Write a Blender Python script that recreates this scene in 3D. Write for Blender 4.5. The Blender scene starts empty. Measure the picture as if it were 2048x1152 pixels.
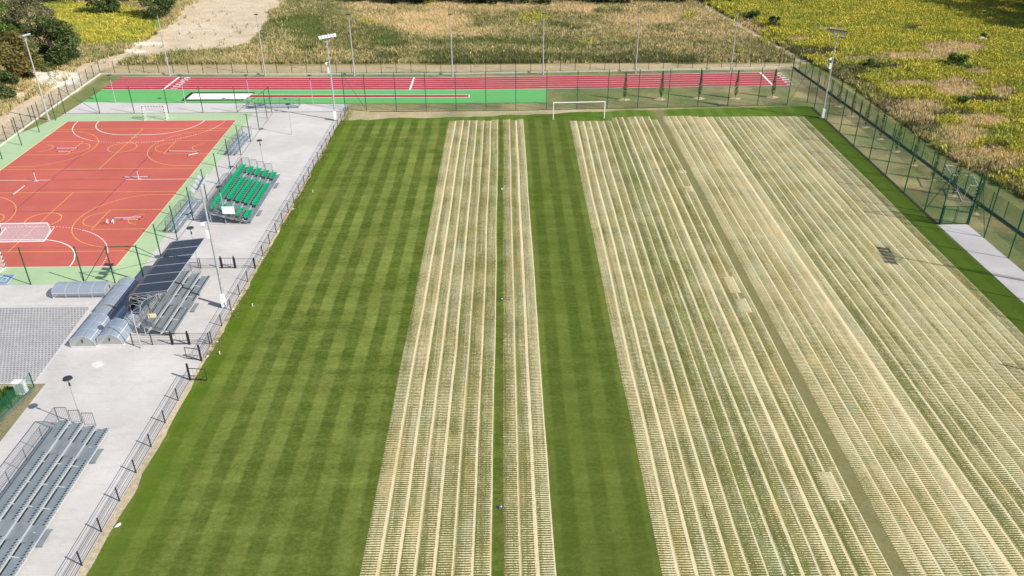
import bpy, math, random
import numpy as np
from mathutils import Vector, Matrix
random.seed(7); rng = np.random.default_rng(7)
R = math.radians
C = bpy.context.scene.collection
# ---------------------------------------------------------------- camera
CAM_H = 37.308; F = 1642.36; PITCH = 0.520046; YAW = 0.0069404; ROLL = -0.0050086
fw = Vector((math.sin(YAW)*math.cos(PITCH), math.cos(YAW)*math.cos(PITCH), -math.sin(PITCH)))
r0 = Vector((math.cos(YAW), -math.sin(YAW), 0)); u0 = r0.cross(fw)
rt = math.cos(ROLL)*r0 + math.sin(ROLL)*u0; up = -math.sin(ROLL)*r0 + math.cos(ROLL)*u0
cam = bpy.data.cameras.new('camera'); cam.sensor_width = 36; cam.lens = F/2048*36; cam.clip_start = 1; cam.clip_end = 6000
co = bpy.data.objects.new('camera', cam); C.objects.link(co)
m = Matrix.Identity(4)
for i in range(3): m[i][0] = rt[i]; m[i][1] = up[i]; m[i][2] = -fw[i]
m.translation = (0, 0, CAM_H); co.matrix_world = m
bpy.context.scene.camera = co
def at(px, py, z=0.0):
    """surveyed plan position of a point seen at photo pixel px,py lying at height z"""
    d = fw*F + rt*(px-1024) - up*(py-576); t = (z-CAM_H)/d.z
    return Vector((d.x*t, d.y*t, z))
def to_px(X, Y, Z=0.0):
    P = np.stack([X, Y, np.zeros_like(X)+Z-CAM_H], -1)
    d = P@np.array(fw)
    return 1024+F*(P@np.array(rt))/d, 576-F*(P@np.array(up))/d
# ---------------------------------------------------------------- light
sc = bpy.context.scene
w = bpy.data.worlds.new('World'); sc.world = w; w.use_nodes = True
nt = w.node_tree; bg = nt.nodes['Background']
sky = nt.nodes.new('ShaderNodeTexSky'); sky.sky_type = 'NISHITA'; sky.sun_disc = False
SUN_EL, SUN_AZ = R(38), R(117)
sky.sun_elevation = SUN_EL; sky.sun_rotation = SUN_AZ
nt.links.new(sky.outputs[0], bg.inputs[0]); bg.inputs[1].default_value = 0.10
sd = Vector((math.sin(SUN_AZ)*math.cos(SUN_EL), math.cos(SUN_AZ)*math.cos(SUN_EL), math.sin(SUN_EL)))
sl = bpy.data.lights.new('sun', 'SUN'); sl.energy = 4.4; sl.angle = R(0.5); sl.color = (1, .955, .88)
so = bpy.data.objects.new('sun', sl); C.objects.link(so); so.rotation_euler = sd.to_track_quat('Z', 'Y').to_euler(); so.location = (60, -40, 80)
sc.view_settings.view_transform = 'Standard'; sc.view_settings.look = 'None'; sc.view_settings.exposure = 0.50; sc.view_settings.gamma = 1
# ---------------------------------------------------------------- materials
class N:
    def __init__(s, name):
        s.m = bpy.data.materials.new(name); s.m.use_nodes = True; s.t = s.m.node_tree
        s.b = s.t.nodes['Principled BSDF']; s.out = s.t.nodes['Material Output']
    def n(s, typ, **k):
        x = s.t.nodes.new('ShaderNode'+typ)
        for a, v in k.items(): setattr(x, a, v)
        return x
    def l(s, a, b): s.t.links.new(a, b)
    def coord(s, which='Object', scale=None):
        o = s.n('TexCoord').outputs[which]
        if scale:
            mp = s.n('Mapping'); mp.inputs['Scale'].default_value = scale; s.l(o, mp.inputs[0]); o = mp.outputs[0]
        return o
    def noise(s, scale, detail=3, rough=.55, vec=None, dist=0):
        x = s.n('TexNoise'); x.inputs['Scale'].default_value = scale; x.inputs['Detail'].default_value = detail
        x.inputs['Roughness'].default_value = rough; x.inputs['Distortion'].default_value = dist
        s.l(vec if vec is not None else s.coord(), x.inputs['Vector']); return x.outputs[0]
    def math(s, op, a, b=None, c=None):
        x = s.n('Math', operation=op)
        for i, v in enumerate((a, b, c)):
            if v is None: continue
            if isinstance(v, (int, float)): x.inputs[i].default_value = v
            else: s.l(v, x.inputs[i])
        return x.outputs[0]
    def rng(s, v, a, b, c=0., d=1.):
        x = s.n('MapRange'); s.l(v, x.inputs[0])
        for i, q in enumerate((a, b, c, d)): x.inputs[1+i].default_value = q
        return x.outputs[0]
    def mix(s, f, a, b, mode='MIX'):
        x = s.n('Mix', data_type='RGBA', blend_type=mode)
        for sock, v in ((x.inputs[0], f), (x.inputs[6], a), (x.inputs[7], b)):
            if isinstance(v, (int, float)): sock.default_value = v
            elif isinstance(v, tuple): sock.default_value = (*v, 1) if len(v) == 3 else v
            else: s.l(v, sock)
        return x.outputs[2]
    def fin(s, col, rough=.8, spec=.3, metal=0., bump=None, bs=.3, bd=.05):
        if isinstance(col, tuple): s.b.inputs['Base Color'].default_value = (*col, 1)
        else: s.l(col, s.b.inputs['Base Color'])
        s.b.inputs['Roughness'].default_value = rough; s.b.inputs['Specular IOR Level'].default_value = spec; s.b.inputs['Metallic'].default_value = metal
        if bump is not None:
            b = s.n('Bump'); b.inputs['Strength'].default_value = bs; b.inputs['Distance'].default_value = bd
            s.l(bump, b.inputs['Height']); s.l(b.outputs[0], s.b.inputs['Normal'])
        return s.m
def simple(name, c, rough=.6, metal=0., var=.15, scale=6., spec=.3):
    q = N(name); nz = q.noise(scale, 4)
    a = tuple(x*(1-var) for x in c); b = tuple(min(1, x*(1+var)) for x in c)
    return q.fin(q.mix(q.rng(nz, .3, .7), a, b), rough, spec, metal)
M = {}
M['galv'] = simple('galvanised_steel', (.50, .52, .53), .45, .35, .12, 9)
M['pole'] = simple('pale_pole_metal', (.43, .44, .455), .45, .25, .12, 4)
M['white'] = simple('white_paint', (.80, .80, .79), .45, 0, .04, 5)
M['black'] = simple('black_metal', (.022, .022, .024), .45, 0, .25, 8)
M['dark'] = simple('dark_housing', (.035, .037, .042), .5, 0, .25, 8)
M['green'] = simple('green_metal', (.010, .078, .043), .45, 0, .25, 5)
M['seat'] = simple('green_seat_plastic', (.004, .27, .115), .35, 0, .10, 9, .5)
M['plank'] = None
M['led'] = simple('floodlight_glass', (.55, .57, .59), .15, 0, .05, 9, .6)
M['blue'] = simple('blue_plastic', (.02, .10, .45), .4, 0, .2, 5)
M['rust'] = simple('red_rubber', (.35, .05, .03), .6, 0, .2, 5)
M['bark'] = simple('bark', (.13, .10, .07), .9, 0, .35, 7)
M['stone'] = simple('pale_stone', (.62, .60, .57), .9, 0, .15, 3)
q = N('grey_planks')   # ribbed steel decking
cw = q.n('TexWave', wave_type='BANDS', bands_direction='Y'); cw.inputs['Scale'].default_value = 3.2; q.l(q.coord(), cw.inputs[0])
nz = q.noise(1.3, 4)
M['plank'] = q.fin(q.mix(q.rng(nz, .3, .7), (.19, .22, .24), (.25, .28, .30)), .5, .35, .2, cw.outputs[0], .25, .01)
q = N('striped_post')
sx = q.n('SeparateXYZ'); q.l(q.coord(), sx.inputs[0])
s_ = q.math('ADD', q.math('ADD', sx.outputs[0], sx.outputs[1]), sx.outputs[2])
M['stripe'] = q.fin(q.mix(q.math('GREATER_THAN', q.math('FRACT', q.math('DIVIDE', s_, .4)), .45), (.70, .70, .69), (.03, .03, .035)), .45)
def pave(name, a, b, bump=True, joints=True):
    q = N(name); c = q.coord()
    big = q.noise(.16, 5, .6, c, .6); fine = q.noise(5.5, 4, .75, c); mid = q.noise(.9, 5, .7, q.coord('Object', (.5, 1.6, 1)), .8)
    col = q.mix(q.rng(big, .35, .65), a, b)
    col = q.mix(q.rng(mid, .52, .70, 0, .42), col, tuple(x*.80 for x in a))
    col = q.mix(q.rng(fine, .35, .75, 0, .35), col, tuple(x*.76 for x in b))
    st_ = q.noise(.55, 6, .72, c, 1.2); col = q.mix(q.rng(st_, .60, .74, 0, .38), col, tuple(x*.62 for x in a))
    br = q.n('TexBrick'); br.inputs['Scale'].default_value = 1.0; br.inputs['Brick Width'].default_value = .42; br.inputs['Row Height'].default_value = .21
    br.inputs['Mortar Size'].default_value = .012; br.inputs['Color1'].default_value = (1, 1, 1, 1); br.inputs['Color2'].default_value = (.90, .90, .90, 1); br.inputs['Mortar'].default_value = (.72, .72, .72, 1)
    q.l(c, br.inputs[0]); col = q.mix(.30, col, br.outputs[0], 'MULTIPLY')
    return q.fin(col, .9, .2, 0, fine, .2, .02)
M['pave'] = pave('pale_concrete_paving', (.48, .45, .425), (.60, .568, .54))
M['kerb'] = simple('concrete_kerb', (.52, .51, .47), .9, 0, .12, 3)
M['plinth_dark'] = simple('shade_toned_plinth', (.09, .12, .10), .9, 0, .3, 2)  # concrete plinth with its shade put into the base colour
q = N('grid_pavers')
br = q.n('TexBrick'); br.offset = 0.5; br.inputs['Scale'].default_value = 1.0; br.inputs['Brick Width'].default_value = .27; br.inputs['Row Height'].default_value = .29
br.inputs['Mortar Size'].default_value = .055; br.inputs['Mortar Smooth'].default_value = .2
br.inputs['Color1'].default_value = (.17, .17, .17, 1); br.inputs['Color2'].default_value = (.26, .255, .25, 1); br.inputs['Mortar'].default_value = (.50, .485, .47, 1)
q.l(q.coord(), br.inputs[0]); nz = q.noise(.5, 5, .65); nf = q.noise(14, 3)
col = q.mix(q.rng(nz, .35, .7, 0, .5), br.outputs[0], (.24, .235, .245)); col = q.mix(q.rng(nf, .4, .8, 0, .3), col, (.13, .13, .12))
M['grid'] = q.fin(col, .9, .2, 0, br.outputs['Fac'], .4, .03)
def rubber(name, c, var=.10, st=(1, 1, 1)):
    q = N(name); a = q.noise(.12, 5, .6, q.coord('Object', st), .5); f = q.noise(9, 3, .7); g = q.noise(1.2, 5, .7, q.coord('Object', (.15, 2.5, 1)))
    col = q.mix(q.rng(a, .3, .7), tuple(x*(1-var) for x in c), tuple(x*(1+var) for x in c))
    col = q.mix(q.rng(f, .4, .75, 0, .22), col, tuple(x*.7 for x in c))
    sm = q.n('TexBrick'); sm.inputs['Scale'].default_value = 1; sm.inputs['Brick Width'].default_value = 400.; sm.inputs['Row Height'].default_value = 1.25; sm.inputs['Mortar Size'].default_value = .03; q.l(q.coord(), sm.inputs[0]); col = q.mix(q.math('MULTIPLY', sm.outputs['Fac'], .16), col, tuple(x*.55 for x in c))
    d_ = q.noise(.35, 5, .7, None, .8); col = q.mix(q.rng(d_, .55, .75, 0, .20), col, tuple(min(1, x*.75+.14) for x in c))
    col = q.mix(q.rng(g, .52, .75, 0, .16), col, tuple(min(1, x*1.25+.03) for x in c))
    return q.fin(col, .85, .25, 0, f, .1, .01)
M['court'] = rubber('red_court_rubber', (.47, .109, .080))
M['track'] = rubber('crimson_track_rubber', (.37, .035, .042))
M['runway'] = rubber('dark_red_runway', (.36, .035, .035))
M['sageg'] = rubber('sage_green_rubber', (.36, .48, .27))
M['grassg'] = rubber('bright_green_rubber', (.125, .385, .115), .10, (.1, 1, 1))
M['lwhite'] = simple('white_line_paint', (.78, .76, .74), .7, 0, .08, 3)
M['lyellow'] = simple('yellow_line_paint', (.72, .43, .10), .7, 0, .12, 3)
M['lpurple'] = simple('purple_line_paint', (.17, .045, .095), .7, 0, .2, 3)
M['lcream'] = simple('cream_edge_paint', (.76, .66, .40), .7, 0, .08, 3)
M['sand'] = simple('white_sand', (.78, .75, .70), .95, 0, .05, 2)
M['mulch'] = simple('pale_mulch', (.42, .33, .20), .95, 0, .35, 5)
M['iron'] = simple('cast_iron_cover', (.62, .60, .57), .7, 0, .12, 9)
# pitch: mown bands both ways
q = N('mown_pitch'); c = q.coord(); sx = q.n('SeparateXYZ'); q.l(c, sx.inputs[0])
wob = q.math('MULTIPLY', q.math('SUBTRACT', q.noise(.12, 3), .5), .30)
def band(v, period, phase, sharp):
    s = q.math('SINE', q.math('MULTIPLY', q.math('ADD', q.math('ADD', v, wob), phase), 2*math.pi/period))
    return q.rng(s, -sharp, sharp)
bx = band(sx.outputs[0], 2.055, 18+.45, .30); by = band(sx.outputs[1], 2.2, 0, .9); by2 = band(sx.outputs[1], 1.05, 0, 1.2)
f = q.math('ADD', q.math('MULTIPLY', bx, q.math('MULTIPLY', q.rng(q.noise(.14, 4, .6), .35, .62, .16, .58), q.rng(sx.outputs[1], 30, 70, .80, 1.05))), q.math('ADD', q.math('MULTIPLY', by, q.rng(q.noise(.22, 3, .6), .35, .65, .04, .22)), q.math('MULTIPLY', by2, .06)))
f = q.math('ADD', f, q.math('MULTIPLY', q.math('SUBTRACT', q.noise(.4, 5, .7), .5), 1.0))
f = q.math('ADD', f, q.math('MULTIPLY', q.math('SUBTRACT', q.noise(3.2, 5, .95), .5), 2.1))
f = q.math('ADD', f, q.math('MULTIPLY', q.math('SUBTRACT', q.noise(1.6, 5, .85, q.coord('Object', (.45, 2.2, 1))), .5), 1.5))
edge = q.rng(q.math('ADD', sx.outputs[0], q.math('MULTIPLY', q.math('SUBTRACT', q.noise(.15, 4, .6), .5), 5)), -23.5, -19.5, 1, 0)
col = q.mix(q.rng(f, -.1, 1.05), (.052, .080, .005), (.210, .250, .052))
col = q.mix(q.math('MULTIPLY', edge, q.rng(q.noise(.3, 4, .7), .3, .6, .25, .85)), col, (.078, .142, .004))
col = q.mix(q.rng(q.noise(.13, 5, .6), .52, .72, 0, .42), col, (.185, .185, .042))
col = q.mix(q.rng(q.noise(.42, 5, .75), .60, .74, 0, .45), col, (.115, .100, .020))
col = q.mix(q.rng(q.noise(.7, 4, .7), .66, .78, 0, .55), col, (.24, .23, .07))
col = q.mix(q.math('MULTIPLY', q.rng(sx.outputs[1], 60, 25), .35), col, (.105, .125, .028))
col = q.mix(q.rng(sx.outputs[1], 111.5, 114, 0, .6), col, (.075, .150, .010))
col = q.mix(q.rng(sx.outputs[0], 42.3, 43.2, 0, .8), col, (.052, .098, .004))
col = q.mix(q.math('MULTIPLY', q.math('MULTIPLY', q.rng(q.math('ADD', sx.outputs[0], q.math('MULTIPLY', q.math('SUBTRACT', q.noise(1.5, 4, .7), .5), 1.2)), 21.0, 21.8), q.rng(sx.outputs[0], 23.4, 22.8)), q.rng(q.noise(.9, 5, .75), .35, .65, .62, .92)), col, q.mix(q.rng(q.noise(4, 5, .95), .3, .7), (.12, .105, .040), (.31, .265, .135)))
lane = q.math('MULTIPLY', q.rng(sx.outputs[0], 2.3, 2.8), q.rng(sx.outputs[0], 9.6, 9.0)); col = q.mix(q.math('MULTIPLY', lane, .42), col, (.058, .088, .008))
M['turf'] = q.fin(col, .95, .15, 0, q.noise(22, 3, .8), .5, .04)
# straw mats: object colour = (cover, band, tint)
q = N('woven_straw'); uv = q.coord('UV'); sx = q.n('SeparateXYZ'); q.l(uv, sx.inputs[0]); u, v = sx.outputs[0], sx.outputs[1]
oi = q.n('ObjectInfo'); oc = q.n('SeparateColor'); q.l(oi.outputs['Color'], oc.inputs[0]); cover, bandw, tint = oc.outputs
ob = q.coord('Object')
warp = q.math('MULTIPLY', q.math('SUBTRACT', q.noise(2.3, 4, .7, ob), .5), 1.9)
warp2 = q.math('MULTIPLY', q.math('SUBTRACT', q.noise(.45, 2, .5, ob), .5), 3.)
ph = q.math('ADD', q.math('ADD', q.math('MULTIPLY', v, 2*math.pi/.185), q.math('MULTIPLY', oi.outputs['Random'], 40.)), q.math('ADD', warp, warp2))
row = q.math('MULTIPLY', q.math('SINE', ph), .42)
long_ = q.noise(1., 4, .7, q.coord('Object', (9., .10, 1)))
patch = q.noise(.28, 4, .6, ob)
fine = q.noise(26, 3, .85, ob); fine2 = q.noise(9, 4, .85, ob)
k = q.math('ADD', row, q.math('MULTIPLY', q.math('SUBTRACT', fine, .5), 1.5))
k = q.math('ADD', k, q.math('MULTIPLY', q.math('SUBTRACT', fine2, .5), 1.1))
k = q.math('ADD', k, q.math('MULTIPLY', q.math('SUBTRACT', long_, .5), .85))
k = q.math('ADD', k, q.math('MULTIPLY', q.math('SUBTRACT', q.noise(2.6, 5, .9, ob), .5), .75))
k = q.math('ADD', k, q.math('MULTIPLY', q.math('SUBTRACT', u, .5), .34))
k = q.math('ADD', k, q.math('MULTIPLY', q.math('SUBTRACT', q.noise(1., 3, .6, q.coord('Object', (2.6, .045, 1))), .5), .75))
k = q.math('ADD', k, q.math('MULTIPLY', q.math('SUBTRACT', patch, .5), .7))
k = q.math('ADD', k, q.math('SUBTRACT', q.math('MULTIPLY', cover, 1.5), .96))
eb = q.math('GREATER_THAN', q.math('ADD', u, q.math('MULTIPLY', q.math('SUBTRACT', q.noise(1.6, 4, .75, ob), .5), .15)), q.math('SUBTRACT', 1.0, bandw))
k = q.math('ADD', k, q.math('MULTIPLY', eb, .66))
fac = q.rng(k, -.12, .16)
thatch = q.math('MULTIPLY', q.rng(k, -.75, -.1, .25, 1.0), q.rng(tint, 0, 1, .95, .45))
c1 = q.mix(tint, (.77, .65, .40), (.71, .64, .395))
c1 = q.mix(fac, q.mix(fine2, (.095, .102, .016), (.25, .235, .062)), c1); fac = q.math('MAXIMUM', fac, thatch)
tn = q.noise(.8, 3, .6, q.coord('Object', (.7, .25, 1)))
c1 = q.mix(q.rng(tn, .52, .70, 0, .40), c1, (.60, .45, .17)); c1 = q.mix(q.rng(tn, .46, .30, 0, .35), c1, (.50, .56, .36))
c1 = q.mix(q.rng(fine2, .35, .65, .45, 0), c1, (.33, .26, .14))
q.fin(c1, .9, .15, 0, k, .5, .03)
tr = q.n('BsdfTransparent'); mx = q.n('MixShader'); q.l(fac, mx.inputs[0]); q.l(tr.outputs[0], mx.inputs[1]); q.l(q.b.outputs[0], mx.inputs[2]); q.l(mx.outputs[0], q.out.inputs[0])
M['straw'] = q.m
def netmat(name, c, cover, cell, wire):
    """woven mesh: wires of a grid, the cells are open"""
    q = N(name); q.fin(c, .5)
    o = q.coord('UV'); sx = q.n('SeparateXYZ'); q.l(o, sx.inputs[0])
    a = q.math('LESS_THAN', q.math('FRACT', q.math('DIVIDE', sx.outputs[0], cell)), wire/cell)
    b = q.math('LESS_THAN', q.math('FRACT', q.math('DIVIDE', sx.outputs[1], cell*cover)), wire/(cell*cover))
    tr = q.n('BsdfTransparent'); mx = q.n('MixShader'); q.l(q.math('MAXIMUM', a, b), mx.inputs[0]); q.l(tr.outputs[0], mx.inputs[1]); q.l(q.b.outputs[0], mx.inputs[2]); q.l(mx.outputs[0], q.out.inputs[0])
    return q.m
M['wire'] = netmat('dark_wire_mesh', (.03, .04, .035), 3, .05, .0052)
M['wiregreen'] = netmat('green_wire_mesh', (.008, .125, .07), 3, .05, .0125)
M['bsignnet'] = netmat('green_ball_net', (.012, .10, .055), 1, .10, .0042)
M['greennet'] = netmat('deep_green_ball_net', (.008, .125, .07), 1, .10, .0105)
M['goalnet'] = netmat('white_goal_net', (.75, .74, .74), 1, .10, .012)
M['densenet'] = netmat('dense_white_net', (.75, .72, .73), 1, .09, .017)
M['paleguard'] = netmat('pale_guard_mesh', (.55, .60, .60), 3, .06, .009)
def poly(name, c, alpha, rough):
    q = N(name); q.fin(c, rough, .6); q.b.inputs['Alpha'].default_value = alpha; return q.m
M['tint'] = poly('smoked_polycarbonate', (.028, .028, .036), .93, .22)
M['clear'] = poly('clear_polycarbonate', (.29, .34, .42), .70, .08)
M['clearend'] = poly('clear_end_panel', (.42, .43, .43), .62, .15)
def leafmat(name, a, b, extra=None):
    q = N(name); g = q.n('NewGeometry'); rnd = g.outputs['Random Per Island']
    col = q.mix(rnd, a, b)
    if extra: col = q.mix(q.rng(q.noise(.12, 3), .45, .7), col, extra)
    q.fin(col, .75, .2)
    ts = q.n('BsdfTranslucent'); q.l(col, ts.inputs[0]); mx = q.n('MixShader'); mx.inputs[0].default_value = .2
    q.l(q.b.outputs[0], mx.inputs[1]); q.l(ts.outputs[0], mx.inputs[2]); q.l(mx.outputs[0], q.out.inputs[0]); return q.m
# ---------------------------------------------------------------- mesh helpers
class MB:
    def __init__(s): s.v = []; s.f = []; s.mi = []; s.uv = None
    def add(s, vs, fs, mi=0):
        o = len(s.v); s.v += [tuple(x) for x in vs]; s.f += [tuple(i+o for i in f) for f in fs]; s.mi += [mi]*len(fs); return s
    def box(s, c, d, rz=0., ax=None, mi=0):
        X, Y, Z = ax if ax else (Vector((math.cos(rz), math.sin(rz), 0)), Vector((-math.sin(rz), math.cos(rz), 0)), Vector((0, 0, 1)))
        c = Vector(c); vs = [c+X*(d[0]/2*a)+Y*(d[1]/2*b)+Z*(d[2]/2*e) for e in (-1, 1) for a, b in ((-1, -1), (1, -1), (1, 1), (-1, 1))]
        return s.add(vs, [(3, 2, 1, 0), (4, 5, 6, 7), (0, 1, 5, 4), (1, 2, 6, 5), (2, 3, 7, 6), (3, 0, 4, 7)], mi)
    def tube(s, a, b, r, r2=None, n=8, mi=0):
        a, b = Vector(a), Vector(b); r2 = r if r2 is None else r2; d = (b-a).normalized()
        x = d.orthogonal().normalized(); y = d.cross(x)
        vs = [p+(x*math.cos(2*math.pi*i/n)+y*math.sin(2*math.pi*i/n))*q for p, q in ((a, r), (b, r2)) for i in range(n)]
        fs = [(i, (i+1) % n, n+(i+1) % n, n+i) for i in range(n)]+[tuple(range(n-1, -1, -1)), tuple(range(n, 2*n))]
        return s.add(vs, fs, mi)
    def path(s, pts, r, n=6):
        for a, b in zip(pts, pts[1:]): s.tube(a, b, r, n=n)
        return s
    def quad(s, a, b, c, d, mi=0): return s.add([a, b, c, d], [(0, 1, 2, 3)], mi)
    def ngon(s, pts, z, mi=0): return s.add([(x, y, z) for x, y in pts], [tuple(range(len(pts)))], mi)
    def strip(s, pts, wd, z, closed=False, mi=0):
        n = len(pts); L, Rr = [], []
        for i, p in enumerate(pts):
            p = Vector(p[:2]); a = Vector(pts[(i-1) % n][:2]) if (closed or i) else None; b = Vector(pts[(i+1) % n][:2]) if (closed or i < n-1) else None
            d1 = (p-a).normalized() if a is not None else (b-p).normalized(); d2 = (b-p).normalized() if b is not None else d1
            t = (d1+d2).normalized(); nn = Vector((-t.y, t.x)); k = wd/2/max(.4, nn.dot(Vector((-d1.y, d1.x))))
            L.append((*(p+nn*k), z)); Rr.append((*(p-nn*k), z))
        vs = L+Rr; fs = [(i, n+i, n+(i+1) % n, (i+1) % n) for i in range(n if closed else n-1)]
        return s.add(vs, fs, mi)
    def build(s, name, mat, parent=None, smooth=False, local=False):
        me = bpy.data.meshes.new(name); off = Vector((0, 0, 0)); p = parent
        while p is not None and not local: off += p.location; p = p.parent
        me.from_pydata([(x-off.x, y-off.y, z-off.z) for x, y, z in s.v], [], s.f)
        for mm in (mat if isinstance(mat, (list, tuple)) else [mat]): me.materials.append(mm)
        if any(s.mi): me.polygons.foreach_set('material_index', s.mi)
        if s.uv:
            ul = me.uv_layers.new(); ul.data.foreach_set('uv', [c for t in s.uv for c in t])
        if smooth: me.polygons.foreach_set('use_smooth', [True]*len(me.polygons))
        me.update(); o = bpy.data.objects.new(name, me); C.objects.link(o); o.parent = parent; return o
def tag(o, label=None, cat=None, group=None, kind=None):
    for k, v in (('label', label), ('category', cat), ('group', group), ('kind', kind)):
        if v: o[k] = v
    return o
def thing(name, loc, label, cat, group=None, rz=0.):
    o = bpy.data.objects.new(name, None); C.objects.link(o); o.location = loc; o.rotation_euler.z = rz; o.empty_display_size = .3
    return tag(o, label, cat, group)
def dup(root, loc, rz=0., label=None, group=None):
    def cp(o, par):
        c = o.copy(); C.objects.link(c); c.parent = par
        for ch in list(o.children): cp(ch, c)
        return c
    c = cp(root, None); c.location = loc; c.rotation_euler.z = rz
    if label: c['label'] = label
    if group: c['group'] = group
    return c
def struct(name, mb, mat, **k): return tag(mb.build(name, mat, **k), kind='structure')
def mesh_panel(name, pts, z0, z1, mat, parent):
    """hanging wire mesh along a line of plan points, UV in metres"""
    b = MB(); b.uv = []; s = 0
    for a, c in zip(pts, pts[1:]):
        L = math.dist(a[:2], c[:2]); b.quad((a[0], a[1], z0), (c[0], c[1], z0), (c[0], c[1], z1), (a[0], a[1], z1))
        b.uv += [(s, z0), (s+L, z0), (s+L, z1), (s, z1)]; s += L
    return b.build(name, mat, parent)
def lerp(a, b, t): return tuple(x+(y-x)*t for x, y in zip(a, b))
ORD = ['first', 'second', 'third', 'fourth', 'fifth', 'sixth', 'seventh', 'eighth', 'ninth', 'tenth', 'eleventh', 'twelfth', 'thirteenth', 'fourteenth', 'fifteenth', 'sixteenth', 'seventeenth', 'eighteenth', 'nineteenth', 'twentieth', 'twenty-first', 'twenty-second', 'twenty-third', 'twenty-fourth', 'twenty-fifth', 'twenty-sixth', 'twenty-seventh', 'twenty-eighth']
# value noise on the plan
_G = rng.random((512, 512))
def vnoise(x, y, s, o=0):
    x = x/s+o*17.3; y = y/s+o*9.1; i = np.floor(x).astype(int); j = np.floor(y).astype(int); a = x-i; b = y-j
    a = a*a*(3-2*a); b = b*b*(3-2*b); g = lambda p, q: _G[p % 512, q % 512]
    return (g(i, j)*(1-a)+g(i+1, j)*a)*(1-b)+(g(i, j+1)*(1-a)+g(i+1, j+1)*a)*b
def fbm(x, y, s, o=0, n=4): return sum(vnoise(x, y, s/2**k, o+k)*.5**k for k in range(n))/(2-.5**(n-1))
def inpoly(px, py, P):
    r = np.zeros(px.shape, bool); n = len(P)
    for i in range(n):
        (x1, y1), (x2, y2) = P[i], P[(i+1) % n]
        if y1 == y2: continue
        c = ((y1 > py) != (y2 > py)) & (px < (x2-x1)*(py-y1)/(y2-y1)+x1); r ^= c
    return r
# ================================================================ SETTING
# --- what grows or lies where, as soft plan regions (survey given in photo pixels, turned into plan by the same survey)
PATH = [(600,-60),(565,0),(545,25),(528,60),(505,85),(440,100),(330,109),(270,117),(215,135),(190,152),(100,219),(0,288),(-80,345),(-80,282),(0,236),(60,200),(92,188),(165,131),(240,106),(300,77),(345,46),(375,12),(385,0),(400,-60)]
YEL_L = [(85,8),(250,14),(330,45),(305,74),(230,92),(165,88),(120,45)]
FIELD_R = [(1380,-60),(1405,8),(1480,60),(1600,122),(1645,137),(1700,170),(1800,245),(1900,318),(2060,405),(2300,560),(2900,700),(2900,-80),(1380,-80)]
def ell(px, py, L):
    r = np.zeros(px.shape)
    for cx, cy, rx, ry in L: r = np.maximum(r, np.clip(1.35-((px-cx)/rx)**2-((py-cy)/ry)**2, 0, 1))
    return r
DRY_R = [(1910,100,70,14),(1834,116,90,8),(1910,180,60,20),(1819,171,42,8),(1966,245,60,14),(1834,224,60,24),(1922,277,60,24),(1966,322,70,22),(2014,189,35,14),(1494,59,34,18),(1730,121,45,6),(2020,330,50,20),(1660,62,30,5),(1600,82,20,5),(1960,150,30,8),(1560,95,25,5)]
BRN_R = [(1701,145,36,12),(1786,215,30,16),(1620,105,70,9),(1760,135,60,6),(1840,255,40,14),(1500,35,20,8),(1950,345,60,16),(1990,300,30,8),(1900,230,40,7),(1830,60,30,4),(1960,205,60,8)]
GRN_C = [(640,45,85,40),(740,70,70,16),(1000,83,260,6),(1250,92,180,7),(600,20,44,20),(690,92,110,18),(1210,22,26,6),(1330,60,40,7)]
DRY_C = [(755,18,55,8),(870,45,62,24),(960,62,60,12),(1020,12,60,8),(1150,15,70,8),(1300,45,70,9),(1180,85,50,5),(930,18,60,8),(1350,95,40,6)]
BRN_C = [(770,115,30,10),(1000,118,200,11),(1250,118,220,11),(780,90,40,8),(880,105,60,8),(1130,55,30,4),(620,105,30,6)]
YEL_C = [(858,5,34,6),(1070,33,24,8),(1040,42,10,5),(1160,85,12,4),(1390,40,16,8),(740,52,16,4),(1480,110,14,3)]
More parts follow.
